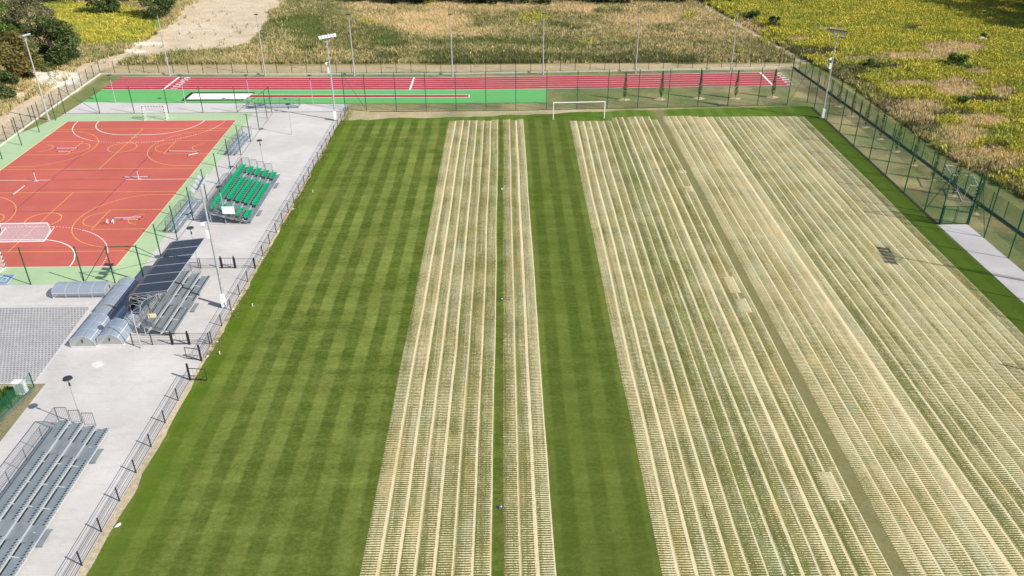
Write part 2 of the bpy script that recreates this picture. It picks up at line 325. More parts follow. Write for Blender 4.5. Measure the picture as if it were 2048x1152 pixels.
def weights(x, y):
    """dry, green, golden, brown, bare soil, white sand, short dull grass, short green grass"""
    px, py = to_px(x, y); n1 = fbm(x, y, 14, 1); n2 = fbm(x, y, 5, 2, 3); n3 = fbm(x, y, 30, 3)
    jx, jy = px+(n2-.5)*40, py+(n1-.5)*14
    W = np.zeros((8,)+x.shape)
    fld = inpoly(jx, jy, FIELD_R); beyond = (py < 141-.004*px) & ~fld | (y > 139.5) & ~fld
    right = (x > 52) & ~fld; inner = ~fld & ~beyond & ~right & (x > -68)
    left = (x <= -67.5) & ~fld
    # centre meadow
    kx, ky = px+(n2-.5)*90+(n1-.5)*60, py+(n1-.5)*34+(n2-.5)*14
    d, g, yl, b = ell(kx, ky, DRY_C), .62*ell(kx, ky, GRN_C), ell(kx, ky, YEL_C), ell(kx, ky, BRN_C)
    c = beyond | left
    W[0] += c*(.60+.9*d-.7*g-.55*b+1.5*(n1-.5)); W[1] += c*(.38+1.0*g-.3*d+1.1*(n3-.5)); W[2] += c*(.003+.7*yl); W[3] += c*(.06+.55*b+.6*(n2-.5)); W[1] += c*np.clip((py-70)/60, 0, .35)*(py < 128)
    W[0:4] = np.clip(W[0:4], 0, None)
    yL = inpoly(jx, jy, YEL_L); W[2] += yL*3.5; W[1] += yL*.5
    W[0] += left*(.5); W[1] += left*.3
    # golden field on the right
    d, b = ell(jx, jy, DRY_R), ell(jx, jy, BRN_R)
    W[2] += fld*np.clip(1.0-1.5*d-1.2*b+1.8*(n1-.5), .01, None); W[1] += fld*np.clip(.42+1.5*(n3-.5)-.3*d+.8*(n2-.5), 0.03, None)
    W[0] += fld*np.clip(.07+1.6*d+.8*(n2-.55), 0, None); W[3] += fld*np.clip(.10+1.2*b+.8*(n2-.5), 0, None)
    ln_ = np.clip(1.4-np.abs(px-(1405+(py-8)*1.74))/9, 0, 1)*(py < 128)*(py > -20)*(px > 1380); W[:, ln_ > .1] *= .04; W[4] += ln_*1.2*(ln_ > .1); dk = np.clip(1.3-np.abs(px-(1432+(py-8)*1.74))/14, 0, 1)*(py < 120)*(px > 1390); W[3] += dk*1.2*(n2 > .4); W[2] *= 1-.85*dk
    eg = inpoly(px, py, FIELD_R) & (px > 1640) & (px < 1650+(py-130)*1.53+14+24*n2); W[2, eg] *= .15; W[3] += eg*.35; W[1] += eg*.3; W[0] += eg*.35
    # verges
    W[7] += right*np.clip(1.1+1.5*(n1-.5), 0, None); W[3] += right*np.clip((x-53)/14, 0, 1)*.6; W[6] += right*.4; W[0] += right*np.clip(.3-(x-53)/20+(n2-.5), 0, 1)
    W[6] += inner*(.8+.5*(n1-.5)); W[7] += inner*np.clip(.3+2.6*(n1-.5)+.5*((x < -62)*1.), 0, None); W[0] += inner*np.clip(.12+4.5*(n2-.5), 0, None); W[3] += inner*np.clip(5.0*(fbm(x, y, 2.6, 9, 3)-.55), 0, None); W[7] += inner*np.clip(3.*(fbm(x, y, 4, 10, 3)-.5), 0, None)+(x < -60)*inner*(.5+2.*np.clip(n2-.4, 0, 1)); W[0] += (x < -60)*inner*np.clip(1.6*(n1-.35), 0, 1); W[1] += (x < -60)*inner*np.clip(3*(fbm(x, y, 6, 14, 3)-.58), 0, 1)
    strip = (py > 133-.004*px) & (y > 139.2) & (px > 210) & (px < 1600); W[:, strip] *= .15; W[0] += strip*1.4; W[4] += strip*.8
    pth = inpoly(px+(n2-.5)*22, py+(n2-.5)*9, PATH); W[:, pth] *= np.clip(.015+np.clip(n1[pth]*3-2.0, 0, .35), 0, 1); W[4] += pth*2.4
    sn = ell(jx, jy, [(104,158,52,19),(40,192,24,7),(290,85,40,4),(265,100,25,3),(400,55,60,10)])*(~fld); W[5] += sn*2.2*np.where(px < 330, 1.2, .3*(n2 > .42)); W[:5] *= (1-.92*np.clip(sn*1.6, 0, 1)*(px < 330))
    soil = (x > -25) & (x < -23) & (y < 117); W[:, soil] *= .15; W[4] += soil*1.2
    far = (y > 113.3) & (y < 118.4) & (x > -24) & (x < 45); fw_ = far*np.clip(.7+3*(n2-.4)-((x+5)/60)**2, 0, 2); W[4] += fw_; W[0] += fw_*.4
    rr = (x > 45) & (x < 52.5) & (y < 119); W[0] += rr*np.clip(4.*(n2-.48), 0, 1.6); W[4] += rr*np.clip(3.*(n1-.55), 0, 1); W[1] += rr*np.clip(4*(fbm(x, y, 6, 12, 3)-.55), 0, 1)
    dirt = (x < -35.2) & (y < 51.2); W[:, dirt] = 0; e = np.clip((x+36.6)/1.2, 0, 1)*(x < -30); W[3] += dirt*e*2.0; W[4] += dirt*(e*.9+np.clip((y-49.6), 0, 1)+1.6*np.clip(n2-.62, 0, 1)); W[7] += dirt*(1-e)*(.9*n1+.2); W[6] += dirt*(1-e)*(.4)
    return W/(W.sum(0)+1e-6), px, py
COLS = np.array([(.44,.34,.175),(.10,.145,.03),(.29,.27,.045),(.10,.080,.035),(.60,.485,.355),(.80,.76,.68),(.245,.23,.125),(.095,.155,.028)])
def axis(lo, hi, st, far):
    a = np.arange(lo, hi+.01, st); ext = [far*.03, far*.1, far*.3, far]
    return np.concatenate([[lo-e for e in ext[::-1]], a, [hi+e for e in ext]])
gx, gy = axis(-125, 165, .75, 3000), axis(18, 232, .75, 3000)
X, Y = np.meshgrid(gx, gy); Wt, PX, PY = weights(X, Y)
alb = np.tensordot(Wt, COLS, (0, 0)); alb *= (.82+.36*fbm(X, Y, 2.2, 5, 3))[..., None]
me = bpy.data.meshes.new('ground'); nx, ny = len(gx), len(gy)
hz = np.where(Y > 142, (fbm(X, Y, 18, 6)-.5)*.5*np.clip((Y-142)/10, 0, 1), 0)-.012
vs = np.stack([X, Y, hz], -1).reshape(-1, 3)
i, j = np.meshgrid(np.arange(nx-1), np.arange(ny-1)); a = (j*nx+i).ravel(); fc = np.stack([a, a+1, a+nx+1, a+nx], -1)
me.vertices.add(len(vs)); me.vertices.foreach_set('co', vs.ravel()); me.loops.add(fc.size); me.loops.foreach_set('vertex_index', fc.ravel().astype(np.int32))
me.polygons.add(len(fc)); me.polygons.foreach_set('loop_start', np.arange(0, fc.size, 4).astype(np.int32)); me.polygons.foreach_set('loop_total', np.full(len(fc), 4, np.int32))
ca = me.color_attributes.new('albedo', 'FLOAT_COLOR', 'POINT'); ca.data.foreach_set('color', np.concatenate([alb, np.ones(alb.shape[:2]+(1,))], -1).ravel())
me.update(calc_edges=True)
q = N('open_ground'); at_ = q.n('VertexColor', layer_name='albedo'); c = q.coord()
fn = q.noise(3.2, 5, .8, c); f2 = q.noise(.8, 5, .75, c)
col = q.mix(q.rng(fn, .3, .7), q.mix(1., at_.outputs[0], (.55, .55, .52), 'MULTIPLY'), q.mix(1., at_.outputs[0], (1.35, 1.33, 1.30), 'MULTIPLY'))
col = q.mix(q.rng(f2, .45, .72, 0, .45), col, q.mix(1., at_.outputs[0], (.62, .70, .55), 'MULTIPLY'))
me.materials.append(q.fin(col, .95, .1, 0, fn, .6, .12))
go = bpy.data.objects.new('ground', me); C.objects.link(go); tag(go, kind='structure')
# --- pitch turf
def wav(a, b, n, amp, o):
    P = []
    for t in range(n+1):
        x, y = lerp(a, b, t/n); d = (float(fbm(np.array([x*1.]), np.array([y*1.]), 2.2, o, 3)[0])-.5)*2*amp; v = Vector((b[1]-a[1], a[0]-b[0])).normalized()
        P.append((x+v.x*d, y+v.y*d))
    return P
pt = wav((-24.2, 8), (-23.45, 113.6), 160, .30, 11)+wav((-22.6, 113.9), (-4, 114.9), 30, .8, 12)[1:]+wav((-4, 114.9), (24, 118.0), 40, .8, 13)[1:]+[(44.9, 118.7)]+[(45.05, 112), (45.12, 77.75), (45.45, 60), (45.6, 8)]
struct('pitch_turf', MB().ngon(pt, .012), M['turf'])
# --- straw mats
def mat_strip(name, xa, xb, y0, y1, z, col, lab, grp, amp=.07, o=0, curl=0):
    b = MB(); b.uv = []; n = 90; ys = [y0+(y1-y0)*i/n for i in range(n+1)]; ax = lambda v: np.array([v*1.])
    P = []
    for y in ys:
        t = (y-32)/(113-32); wv = lambda k: (float(fbm(ax(k*3.1), ax(y), 16, o, 3)[0])-.5)*2*amp*2.2
        cx = curl*max(0, (y-100)/13)**2
        P.append((xa[0]+(xa[1]-xa[0])*t+wv(xa[1])-cx, xb[0]+(xb[1]-xb[0])*t+wv(xb[1])-cx, y))
    for (l0, r0_, ya), (l1, r1, yb) in zip(P, P[1:]):
        b.quad((l0, ya, z+.004), (r0_, ya, z), (r1, yb, z), (l1, yb, z+.004)); b.uv += [(0, ya), (1, ya), (1, yb), (0, yb)]
    ob = b.build(name, M['straw']); ob.color = (*col, 1); tag(ob, lab, 'straw mat', grp); return ob
Z0 = .020
def group(xl, xr, n, y1s, cols, labs, grp, o):
    """n mats laid side by side, each lapping over the next by a hand's width"""
    for i in range(n):
        a = (xl[0]+(xl[1-0]-xl[0])*0, 0)
        L = [xl[k]+(xr[k]-xl[k])*i/n for k in (0, 1)]; Rr = [xl[k]+(xr[k]-xl[k])*(i+1)/n for k in (0, 1)]
        lap = .0 if i == n-1 else .06
        mat_strip('straw_mat', L, [Rr[0]+lap, Rr[1]+lap], 16, y1s[i], Z0+.005*(i % 2), cols[i], labs[i], grp, .06 if i else .05, o)
rc = lambda c, b, t: (c, b, t)
lw = [.50,.48,.46,.48,.44,.42,.42]
group((-8.52, -8.06), (-1.06, -1.03), 7, [113.0,113.2,113.1,113.15,113.1,112.9,113.4], [rc(lw[i]+.05*random.random(), [.22,.17,.20,.17,.15,.14,.09][i], random.random()*.6) for i in range(7)],
      [f'{ORD[i]} of seven straw mats from the left, left of the narrow green lane' for i in range(7)], 'straw mats on the pitch', 1)
group((-.36, -.42), (2.67, 2.52), 3, [113.5,113.0,113.6], [rc(.47,.15,.4), rc(.44,.22,.3), rc(.55,.10,.4)],
      [f'{n} of three straw mats between the narrow lane and wide mown lane' for n in ('left', 'middle', 'right')], 'straw mats on the pitch', 2)
yr = [112.6,112.3,112.5,112.5,112.5,112.5,113.9,114.1,113.9,114.3,114.35,114.3,112.9]
cr = [.56,.52,.49,.48,.47,.42,.41,.43,.45,.52,.46,.42,.46]; br_ = [.22,.20,.20,.19,.16,.10,.19,.20,.17,.23,.20,.13,.10]
group((8.66, 9.02), (21.72, 21.55), 13, yr, [rc(cr[i], br_[i], [.2,.3,.3,.4,.5,.8,.9,.8,.8,.2,.2,.3,.3][i]) for i in range(13)],
      [f'{ORD[i]} straw mat to the right of the wide mown lane, before the gap' for i in range(13)], 'straw mats on the pitch', 3)
yr = [114.4,114.45,114.5,114.5,114.2,113.9,114,113.95,114,114,114,114,114,113.95,114,114,113.9,113.9,113.9,113.8]
cr = [.52,.48,.45,.46,.52,.60,.55,.40,.42,.44,.48,.50,.47,.52,.55,.50,.52,.50,.54,.38]; br_ = [.15,.13,.15,.11,.13,.26,.16,.16,.14,.14,.13,.14,.12,.13,.12,.12,.12,.12,.12,.05]
group((22.62, 22.40), (42.72, 42.62), 20, yr, [rc(cr[i]+.06, br_[i], [.1,.1,.1,.1,.2,.1,.4,.7,.6,.6,.5,.5,.5,.5,.4,.5,.5,.5,.5,.8][i]) for i in range(20)],
      [f'{ORD[i]} straw mat to the right of the dull grass gap' for i in range(20)], 'straw mats on the pitch', 4)
for k, (px, py, ww, hh) in enumerate([(1365,344,.9,.8),(1377,378,.9,1.6),(1464,570,1.0,3.0),(1487,611,1.0,2.4),(1662,972,1.0,2.6)]):
    p = at(px, py); mat_strip('straw_mat_offcut', (p.x-.5, p.x-.5), (p.x+.45, p.x+.45), p.y-hh/2, p.y+hh/2, .034+.003*(k % 2), (.66, .12, .1), f'{["farthest and smallest", "second farthest", "middle", "second nearest", "nearest"][k]} of five bright straw offcuts beside the dull gap', 'straw offcuts', .01, 5)
# --- hard surfaces
P2 = lambda *L: [tuple(at(*p)[:2]) for p in L]
pv = [(-64.3, 123.1), (-23.55, 121.2), (-23.6, 118), (-24.2, 60), (-24.65, 30), (-24.75, 8), (-31, 8), (-35.1, 42), (-35.25, 51.02), (-60, 51.1), (-75, 51.2), (-75, 66.3), (-65, 66.5), (-64.5, 118)]
struct('pavement', MB().ngon(pv, .030), M['pave'])
struct('grid_paving', MB().ngon([(-70, 51.25), (-36.2, 51.2), (-36.85, 62.3), (-70, 62.6)], .040), M['grid'])
kb = MB(); kb.strip([(-70, 51.12), (-35.6, 51.07)], .16, .055); kb.strip([(-36.1, 51.0), (-36.75, 62.9)], .14, .046); kb.strip([(-70, 63.15), (-36.5, 62.95)], .5, .043)
struct('paving_edge', kb, M['kerb'])
struct('drain', MB().strip([(-64.2, 117.42), (-36, 117.45), (-23.9, 117.5)], .16, .058).strip([(-34.0, 117.2), (-33.75, 90), (-33.5, 66)], .07, .049), simple('drain_grating', (.16, .16, .16), .8))
struct('path_slab', MB().ngon([(45.3, 77.75), (48.42, 77.75), (48.75, 60), (48.8, 20), (45.7, 20), (45.5, 60)], .030), M['pave'])
# --- court
def cc(x, y): return (x+(114-y)*.02+.0, y)      # the court is a little out of square
def cl(L): return [cc(*p) for p in L]
struct('court_surround', MB().ngon([(-64.15, 117.25), (-36.85, 117.2), (-34.75, 66.5), (-75, 66.5), (-75, 80)], .046), M['sageg'])
x0, x1, y0, y1 = -62.42, -38.42, 69.88, 113.95
struct('court', MB().ngon(cl([(x0, y0), (x1, y0), (x1, y1), (x0, y1)]), .052), M['court'])
def arc(cx, cy, r, a0, a1, n=40): return [(cx+r*math.cos(R(a0+(a1-a0)*i/n)), cy+r*math.sin(R(a0+(a1-a0)*i/n))) for i in range(n+1)]
yl = MB(); wl = MB(); pl = MB(); cr = MB()
cr.strip(cl([(x0, y0), (x0, y1)]), .10, .0575); cr.strip(cl([(x1, y0), (x1, y1)]), .07, .0575)
wl.strip(cl([(x0, y1), (x1, y1)]), .07, .0585); wl.strip(cl([(x0, y0), (x1, y0)]), .07, .0585)
xm = (x0+x1)/2
for gy_, s in ((y1, -1), (y0, 1)):
    a0, a1 = (180, 270) if s < 0 else (180, 90)
    wl.strip(cl(arc(xm-1.5, gy_, 6, a0, a1)+arc(xm+1.5, gy_, 6, a1, 2*a1-a0)), .11, .0585)
    D = cl(arc(xm-1.5, gy_, 9, a0, a1, 60)+arc(xm+1.5, gy_, 9, a1, 2*a1-a0, 60))
    acc = 0; segs = []
    for a, b in zip(D, D[1:]):
        L = math.dist(a, b); n = max(1, int(L/.1))
        for k in range(n): segs.append((acc+L*k/n, lerp(a, b, k/n), lerp(a, b, (k+1)/n)))
        acc += L
    for d, a, b in segs:
        solid = s < 0 and d < 4.2
        if solid or d % .36 < .19: wl.strip([a, b], .10, .0585)
    wl.strip(cl([(xm-.5, gy_+s*7), (xm+.5, gy_+s*7)]), .07, .0585)
wl.strip(cl([(x0, 91.9), (-54.75, 91.9)]), .075, .0585); wl.strip(cl([(-45.85, 91.9), (x1, 91.9)]), .075, .0585)
for b0, b1 in ((95.42, 110.42), (73.15, 88.15)):
    ym = (b0+b1)/2
    for yy in (b0, b1): yl.strip(cl([(x0, yy), (x1, yy)]), .07, .0575)
    yl.strip(cl([(xm, b0), (xm, b1)]), .065, .0580); yl.strip(cl(arc(xm, ym, 1.8, 0, 360)[:-1]), .08, .0575, True)
    for s, xe in ((1, x0), (-1, x1)):
        bxp = xe+s*1.575; A = (-90, 90) if s > 0 else (90, 270); r3 = 6.75; dd = math.degrees(math.asin(6.6/r3))
        a3 = arc(bxp, ym, r3, -dd, dd) if s > 0 else arc(bxp, ym, r3, 180+dd, 180-dd)
        yl.strip(cl([(xe, ym-6.6)]+a3+[(xe, ym+6.6)]), .07, .0575)
        yl.strip(cl([(xe, ym-2.45), (xe+s*5.8, ym-2.45), (xe+s*5.8, ym+2.45), (xe, ym+2.45)]), .07, .0575)
        yl.strip(cl(arc(xe+s*5.8, ym, 1.8, *A)), .07, .0575); yl.strip(cl(arc(bxp, ym, 1.25, *A)), .07, .0575)
va, vb = -54.75, -45.85
for L in ([(va, 82.8), (va, 101)], [(vb, 82.8), (vb, 101)], [(va, 82.8), (vb, 82.8)], [(va, 101), (vb, 101)], [(va, 91.9), (vb, 91.9)], [(va, 88.9), (vb, 88.9)], [(va, 94.9), (vb, 94.9)]): pl.strip(cl(L), .085, .0565)
struct('yellow_court_lines', yl, M['lyellow']); struct('white_court_lines', wl, M['lwhite']); struct('purple_court_lines', pl, M['lpurple']); struct('cream_court_edge', cr, M['lcream'])
# --- running track, jump runway, sand pit
def ty(x, y): return (x, y+(.0 if x < -20 else 0)+.012*max(0, x+20)*(1 if x < 20 else 0)-(0 if x < 20 else 0))
TL, TR, TB, TT = -64.2, 45.6, 129.72, 137.1
def tr_(x, t):   # lane line t (0..6) of the track, which runs very slightly bent in plan
    k = (-64.2, -38, -8.5, 16.5, 45.6); lo = (129.72, 128.9, 128.25, 128.6, 129.50); hi = (137.13, 136.1, 135.35, 136.15, 137.32)
    return (x, float(np.interp(x, k, lo))*(1-t/6)+float(np.interp(x, k, hi))*t/6)
xs = np.linspace(TL, TR, 80)
struct('jump_apron', MB().ngon([(-64.25, 123.05)]+[tr_(x, -.05) for x in np.linspace(-64.2, 6.6, 30)]+[(6.35, 121.15), (-23.6, 121.35), (-44, 122.4)], .042), M['grassg'])
struct('running_track', MB().ngon([tr_(x, -.04) for x in xs]+[tr_(x, 6.04) for x in xs[::-1]], .048), M['track'])
ln = MB()
for t in range(7): ln.strip([tr_(x, t) for x in xs], .10 if 0 < t < 6 else .13, .053)
p = at(326.5, 179.5); q_ = at(359.3, 154.2); ln.strip([tr_(p.x, 0), tr_(q_.x, 6)], .32, .058)
ln.strip([tr_(-15.1, 0), tr_(-15.1, 6)], .30, .058); ln.strip([tr_(-14.75, -.02), tr_(-15.6, -.02)], .14, .061)
xr_ = at(1521, 146.3).x; xr2 = at(1545, 170.5).x; ln.strip([tr_(xr2, 0), tr_(xr_, 6)], .30, .058)
ln.strip([(-39.4, 126.3), (-5.6, 125.5), (-5.6, 124.2), (-40.0, 124.75)], .16, .053)
struct('track_lines', ln, M['lwhite'])
struct('jump_runway', MB().ngon([(-39.6, 126.3), (-5.6, 125.5), (-5.6, 124.2), (-40.2, 124.75)], .049), M['runway'])
def digit(s, x, y, up_x, h):
    cu = bpy.data.curves.new('lane_number', 'FONT'); cu.body = s; cu.size = h; cu.align_x = 'CENTER'; cu.align_y = 'CENTER'; cu.offset = .02
    o = bpy.data.objects.new('lane_number', cu); C.objects.link(o); o.location = (x, y, .060); o.rotation_euler.z = R(-90) if up_x > 0 else R(90); o.scale = (1.0, 1.0, 1)
    dg = bpy.context.evaluated_depsgraph_get(); me = bpy.data.meshes.new_from_object(o.evaluated_get(dg)); bpy.data.objects.remove(o)
    n = bpy.data.objects.new('lane_number', me); C.objects.link(n); n.location = (x, y, .060); n.rotation_euler.z = R(-90) if up_x > 0 else R(90); me.materials.append(M['lwhite']); tag(n, kind='structure')
for k in range(6):
    t = k+.5; xa = p.x+(q_.x-p.x)*t/6; digit(str(k+1), xa+1.5, tr_(xa, t)[1], 1, 1.55)
    xb = xr2+(xr_-xr2)*t/6; digit(str(k+1), xb+3.0, tr_(xb, t)[1], -1, 1.55)
pit = MB().ngon([(-48.85, 127.15), (-39.45, 126.95), (-39.9, 124.0), (-49.0, 124.1)], .062)
struct('sand_pit', pit, M['sand'])
pe = MB()
for a, b in zip([(-49.2, 127.45), (-39.4, 127.2)], [(-39.4, 127.2)]*1): pe.strip([a, b], .5, .072)
pe = MB().strip([(-39.3, 127.35), (-49.2, 127.55), (-49.2, 123.65), (-40.0, 123.65)], .55, .070); struct('pit_edge', pe, simple('black_rubber_edge', (.02, .022, .022), .7))
# --- small ground objects
t = thing('manhole', at(195, 730), 'round pale manhole cover in the paving by the bare grey stand', 'manhole cover')
mb = MB(); p = at(195, 730); mb.add([(p.x+.42*math.cos(a*.2618), p.y+.42*math.sin(a*.2618), .034) for a in range(24)]+[(p.x+.42*math.cos(a*.2618), p.y+.42*math.sin(a*.2618), .05) for a in range(24)], [(i, (i+1) % 24, 24+(i+1) % 24, 24+i) for i in range(24)]+[tuple(range(24, 48))]); mb.build('cover', M['iron'], t)
mb = MB(); mb.strip([(p.x+.5*math.cos(a*.2618), p.y+.5*math.sin(a*.2618)) for a in range(24)], .14, .040, True); mb.build('ring', M['kerb'], t)
# ================================================================ FENCES
def post_mb(p, h, r=.04, cap=True):
    b = MB().box((p[0], p[1], h/2), (r*2, r*2, h)); b.box((p[0], p[1], h+.012), (r*2.3, r*2.3, .024)); return b
def along(a, b, n, f0=0, f1=1): return [lerp(a, b, f0+(f1-f0)*i/(n-1)) for i in range(n)]
# tall green ball-stop fence round the pitch
def ball_fence(name, posts, h, lab, braces, net, r=.045, group=None, mat='green'):
    t = thing(name, (*posts[0], 0), lab, 'fence', group)
    for p in posts: post_mb(p, h, r).build('post', M[mat], t)
    for a, b in braces: MB().tube((*a, h-.1), (*b, .15), .03).build('brace', M[mat], t)
    if net: mesh_panel('net', posts, .12, h-.05, M[net], t)
    for z in (h-.05, .12):
        c = MB()
        for a, b in zip(posts, posts[1:]): c.tube((*a, z), (*b, z), .008, n=4)
        c.build('cable', M[mat], t)
    return t
BF = [(-23.55, 118.1)]+along((-20.4, 117.75), (1.52, 117.9), 6)+along((1.52, 117.9), (42.08, 119.75), 10)[1:]
ball_fence('ball_fence', BF, 5.6, 'tall green ball-stop fence across the far end behind the goal', [(BF[0], BF[1]), ((45.3, 120.7), BF[-1])], 'bsignnet')
BR = [(45.37, 120.7), (45.3, 117.3)]+[(45.35, 112.1-5.17*i) for i in range(7)]
br = ball_fence('ball_fence', BR+[(45.42, 77.82)], 5.75, 'tall green ball-stop fence down the right side of the pitch by the far mast', [((45.42, 77.82), BR[-1])], 'greennet')
struct('fence_foot_strip', MB().strip([(45.2, 118.2), (45.25, 100), (45.32, 77.9)], .34, .035).strip([(-20, 117.5), (1.5, 117.65), (42, 119.4)], .22, .02), simple('dark_foot_strip', (.035, .03, .02), .95, 0, .4, 3))  # narrow dark strips along the foot of the ball fences
# gate to the right: two gate posts, transom, leaf
g = thing('pitch_gate', (45.42, 77.8, 0), 'green double gate with a high top bar at the end of the pale slab path', 'gate')
for x in (45.55, 48.4): post_mb((x, 77.8), 2.15, .07).build('gate_post', M['green'], g)
post_mb((48.5, 77.8), 5.8, .05).build('post', M['green'], g)
MB().tube((45.42, 77.8, 5.75), (48.5, 77.8, 5.75), .035).build('top_bar', M['green'], g)
for x0_, x1_ in ((45.62, 46.95), (47.02, 48.34)):
    b = MB(); b.box(((x0_+x1_)/2, 77.8, 2.08), (x1_-x0_, .05, .05)).box(((x0_+x1_)/2, 77.8, .12), (x1_-x0_, .05, .05))
    for x in (x0_+.03, x1_-.03): b.box((x, 77.8, 1.1), (.05, .045, 1.91))
    lf = b.build('gate_leaf', M['green'], g); mesh_panel('mesh', [(x0_, 77.8), (x1_, 77.8)], .14, 2.05, M['wiregreen'], lf)
mesh_panel('net', [(45.45, 77.8), (48.5, 77.8)], 2.2, 5.7, M['bsignnet'], g)
BS = [(48.62, 74.7-4.6*i) for i in range(10)]
ball_fence('ball_fence', [(48.52, 77.75)]+BS, 5.75, 'tall green ball-stop fence beside the pale slab path at the right edge', [((48.52, 77.75), BS[0])], 'greennet')
tp = at(1997, 728); bs = (tp.x+5.75*1.28*.891, tp.y-5.75*1.28*.454)
ball_fence('ball_fence', [(48.75, bs[1]+.3), bs]+[(bs[0]+.03*i, bs[1]-5.1*i) for i in range(1, 5)], 5.75, 'tall green ball-stop fence beyond the right edge, seen by its shadow', [(bs, (bs[0]+.03, bs[1]-5.1)), (bs, (48.75, bs[1]+.3))], 'bsignnet')
# perimeter fence: dark posts, wire mesh, concrete plinth
def perimeter(name, pts, n, lab, plinth, mesh, h=2.25):
    t = thing(name, (*pts[0], 0), lab, 'fence', 'perimeter fences')
    L = [0]
    for a, b in zip(pts, pts[1:]): L.append(L[-1]+math.dist(a, b))
    def pos(d):
        for k in range(len(pts)-1):
            if d <= L[k+1]+1e-6: return lerp(pts[k], pts[k+1], (d-L[k])/(L[k+1]-L[k]))
        return pts[-1]
    P = [pos(L[-1]*i/(n-1)) for i in range(n)]
    for p in P: post_mb(p, h, .035).build('post', M['green' if 'green' in lab else 'black'], t)
    mesh_panel('mesh', pts, .15, h-.05, M[mesh], t)
    b = MB()
    for a, c in zip(pts, pts[1:]):
        d = Vector((c[0]-a[0], c[1]-a[1])); b.box(((a[0]+c[0])/2, (a[1]+c[1])/2, .12), (d.length, .10, .24), math.atan2(d.y, d.x))
    b.build('plinth', M[plinth], t); return t
PF = [(-68.35, 138.95), (-37.9, 138.0), (-8.8, 137.5), (16.7, 138.5), (49.3, 140.4)]
perimeter('perimeter_fence', PF, 48, 'low dark mesh fence on a pale plinth behind the running track', 'kerb', 'wire')
perimeter('perimeter_fence', [(-68.35, 138.95), (-67.5, 118.3), (-66.6, 103.7), (-65.8, 88), (-65, 70)], 28, 'low dark mesh fence on a white plinth beside the sandy track on the left', 'kerb', 'wire')
perimeter('perimeter_fence', [(49.3, 140.2), (50.9, 115), (52.05, 93.2), (52.3, 83), (52.85, 75), (54.0, 40)], 40, 'low green mesh fence with a dark plinth along the golden field on the right', 'plinth_dark', 'wiregreen')
# court ball fence: posts only carry a fine net
ct = thing('court_fence', (-64.3, 117.4, 0), 'dark green post fence with corner braces round the red court', 'fence')
CP = along((-64.34, 117.5), (-34.24, 117.5), 7)+[(-34.18, 114.6), (-34.10, 109.8), (-33.98, 104.9), (-33.91, 100.0), (-33.82, 95.1), (-33.76, 90.3), (-33.62, 85.3), (-33.55, 80.3), (-33.6, 75.5), (-33.65, 71.2), (-33.6, 66.7), (-36.3, 66.6), (-39.1, 66.6), (-44.05, 66.5), (-49.1, 66.5), (-54.1, 66.5)]
CP += [(-64.31, 114.4), (-64.15, 109.3), (-63.94, 104.1), (-63.81, 99.0), (-63.65, 93.9), (-63.5, 88.8)]
for p in CP: post_mb(p, 3.85, .042).build('post', M['green'], ct)
for a, b in (((-34.2, 117.5), (-39.3, 117.5)), ((-64.3, 117.5), (-64.3, 114.6)), ((-64.3, 117.5), (-59.4, 117.5)), ((-36.3, 66.6), (-39.1, 66.6)), ((-33.6, 66.7), (-33.65, 71.2))): MB().tube((*a, 3.75), (*b, .15), .03).build('brace', M['green'], ct)
MB().tube((-36.3, 66.6, 3.8), (-33.6, 66.7, 3.8), .045).build('top_bar', M['green'], ct)
for row in (CP[:7], CP[6:17], CP[18:22]):
    cb = MB()
    for a, b in zip(row, row[1:]): cb.tube((*a, 3.8), (*b, 3.8), .006, n=4)
    cb.build('cable', M['green'], ct)
# black rail barrier along the pitch
def barrier(posts, lab, skip=()):
    t = thing('pitch_barrier', (*posts[0], 0), lab, 'barrier', 'black pitch barriers')
    for p in posts: post_mb(p, 1.12, .032).build('post', M['black'], t)
    b = MB()
    for i, (a, c) in enumerate(zip(posts, posts[1:])):
        for k, z in enumerate((.10, .31, .52, .73, .93, 1.07)): b.tube((*a, z), (*c, z), .018 if k == 5 else .011, n=5)
    b.build('rails', M['black'], t); return t
bl = lambda y: (-24.72+.0166*(y-28), y)
near = [bl(y) for y in np.arange(51.35-2.57*11, 51.4, 2.57)]
far = [bl(y) for y in np.linspace(53.9, 118.2, 26)]
barrier(near, 'black rail barrier along the pitch edge beside the bare grey stand'); barrier(far, 'long black rail barrier along the pitch edge beside the green seats')
def leaf(t, hinge, end, z0=.12, z1=1.12):
    b = MB(); hx, hy = hinge; ex, ey = end
    for z in (z0, z1): b.tube((hx, hy, z), (ex, ey, z), .03, n=6)
    for s in (0, 1): p = lerp(hinge, end, s); b.tube((*p, z0), (*p, z1), .03, n=6)
    for s in (.25, .5, .75): p = lerp(hinge, end, s); b.tube((*p, z0), (*p, z1), .008, n=4)
    b.tube((hx, hy, .45), (ex, ey, .45), .02, n=5); return b.build('gate_leaf', M['black'], t)
a, c = tuple(near[-1]), tuple(far[0])
gt = thing('barrier_gate', (*a, 0), 'open black double gate in the pitch barrier, one leaf swung onto the grass', 'gate', 'black barrier gates')
for p_ in (a, c): post_mb(p_, 1.5, .06).build('gate_post', M['black'], gt)
pA, pB = at(412, 768), at(385, 722); leaf(gt, a, (a[0]+1.35, a[1]-.15)); leaf(gt, c, (c[0]-1.25, c[1]+.30))
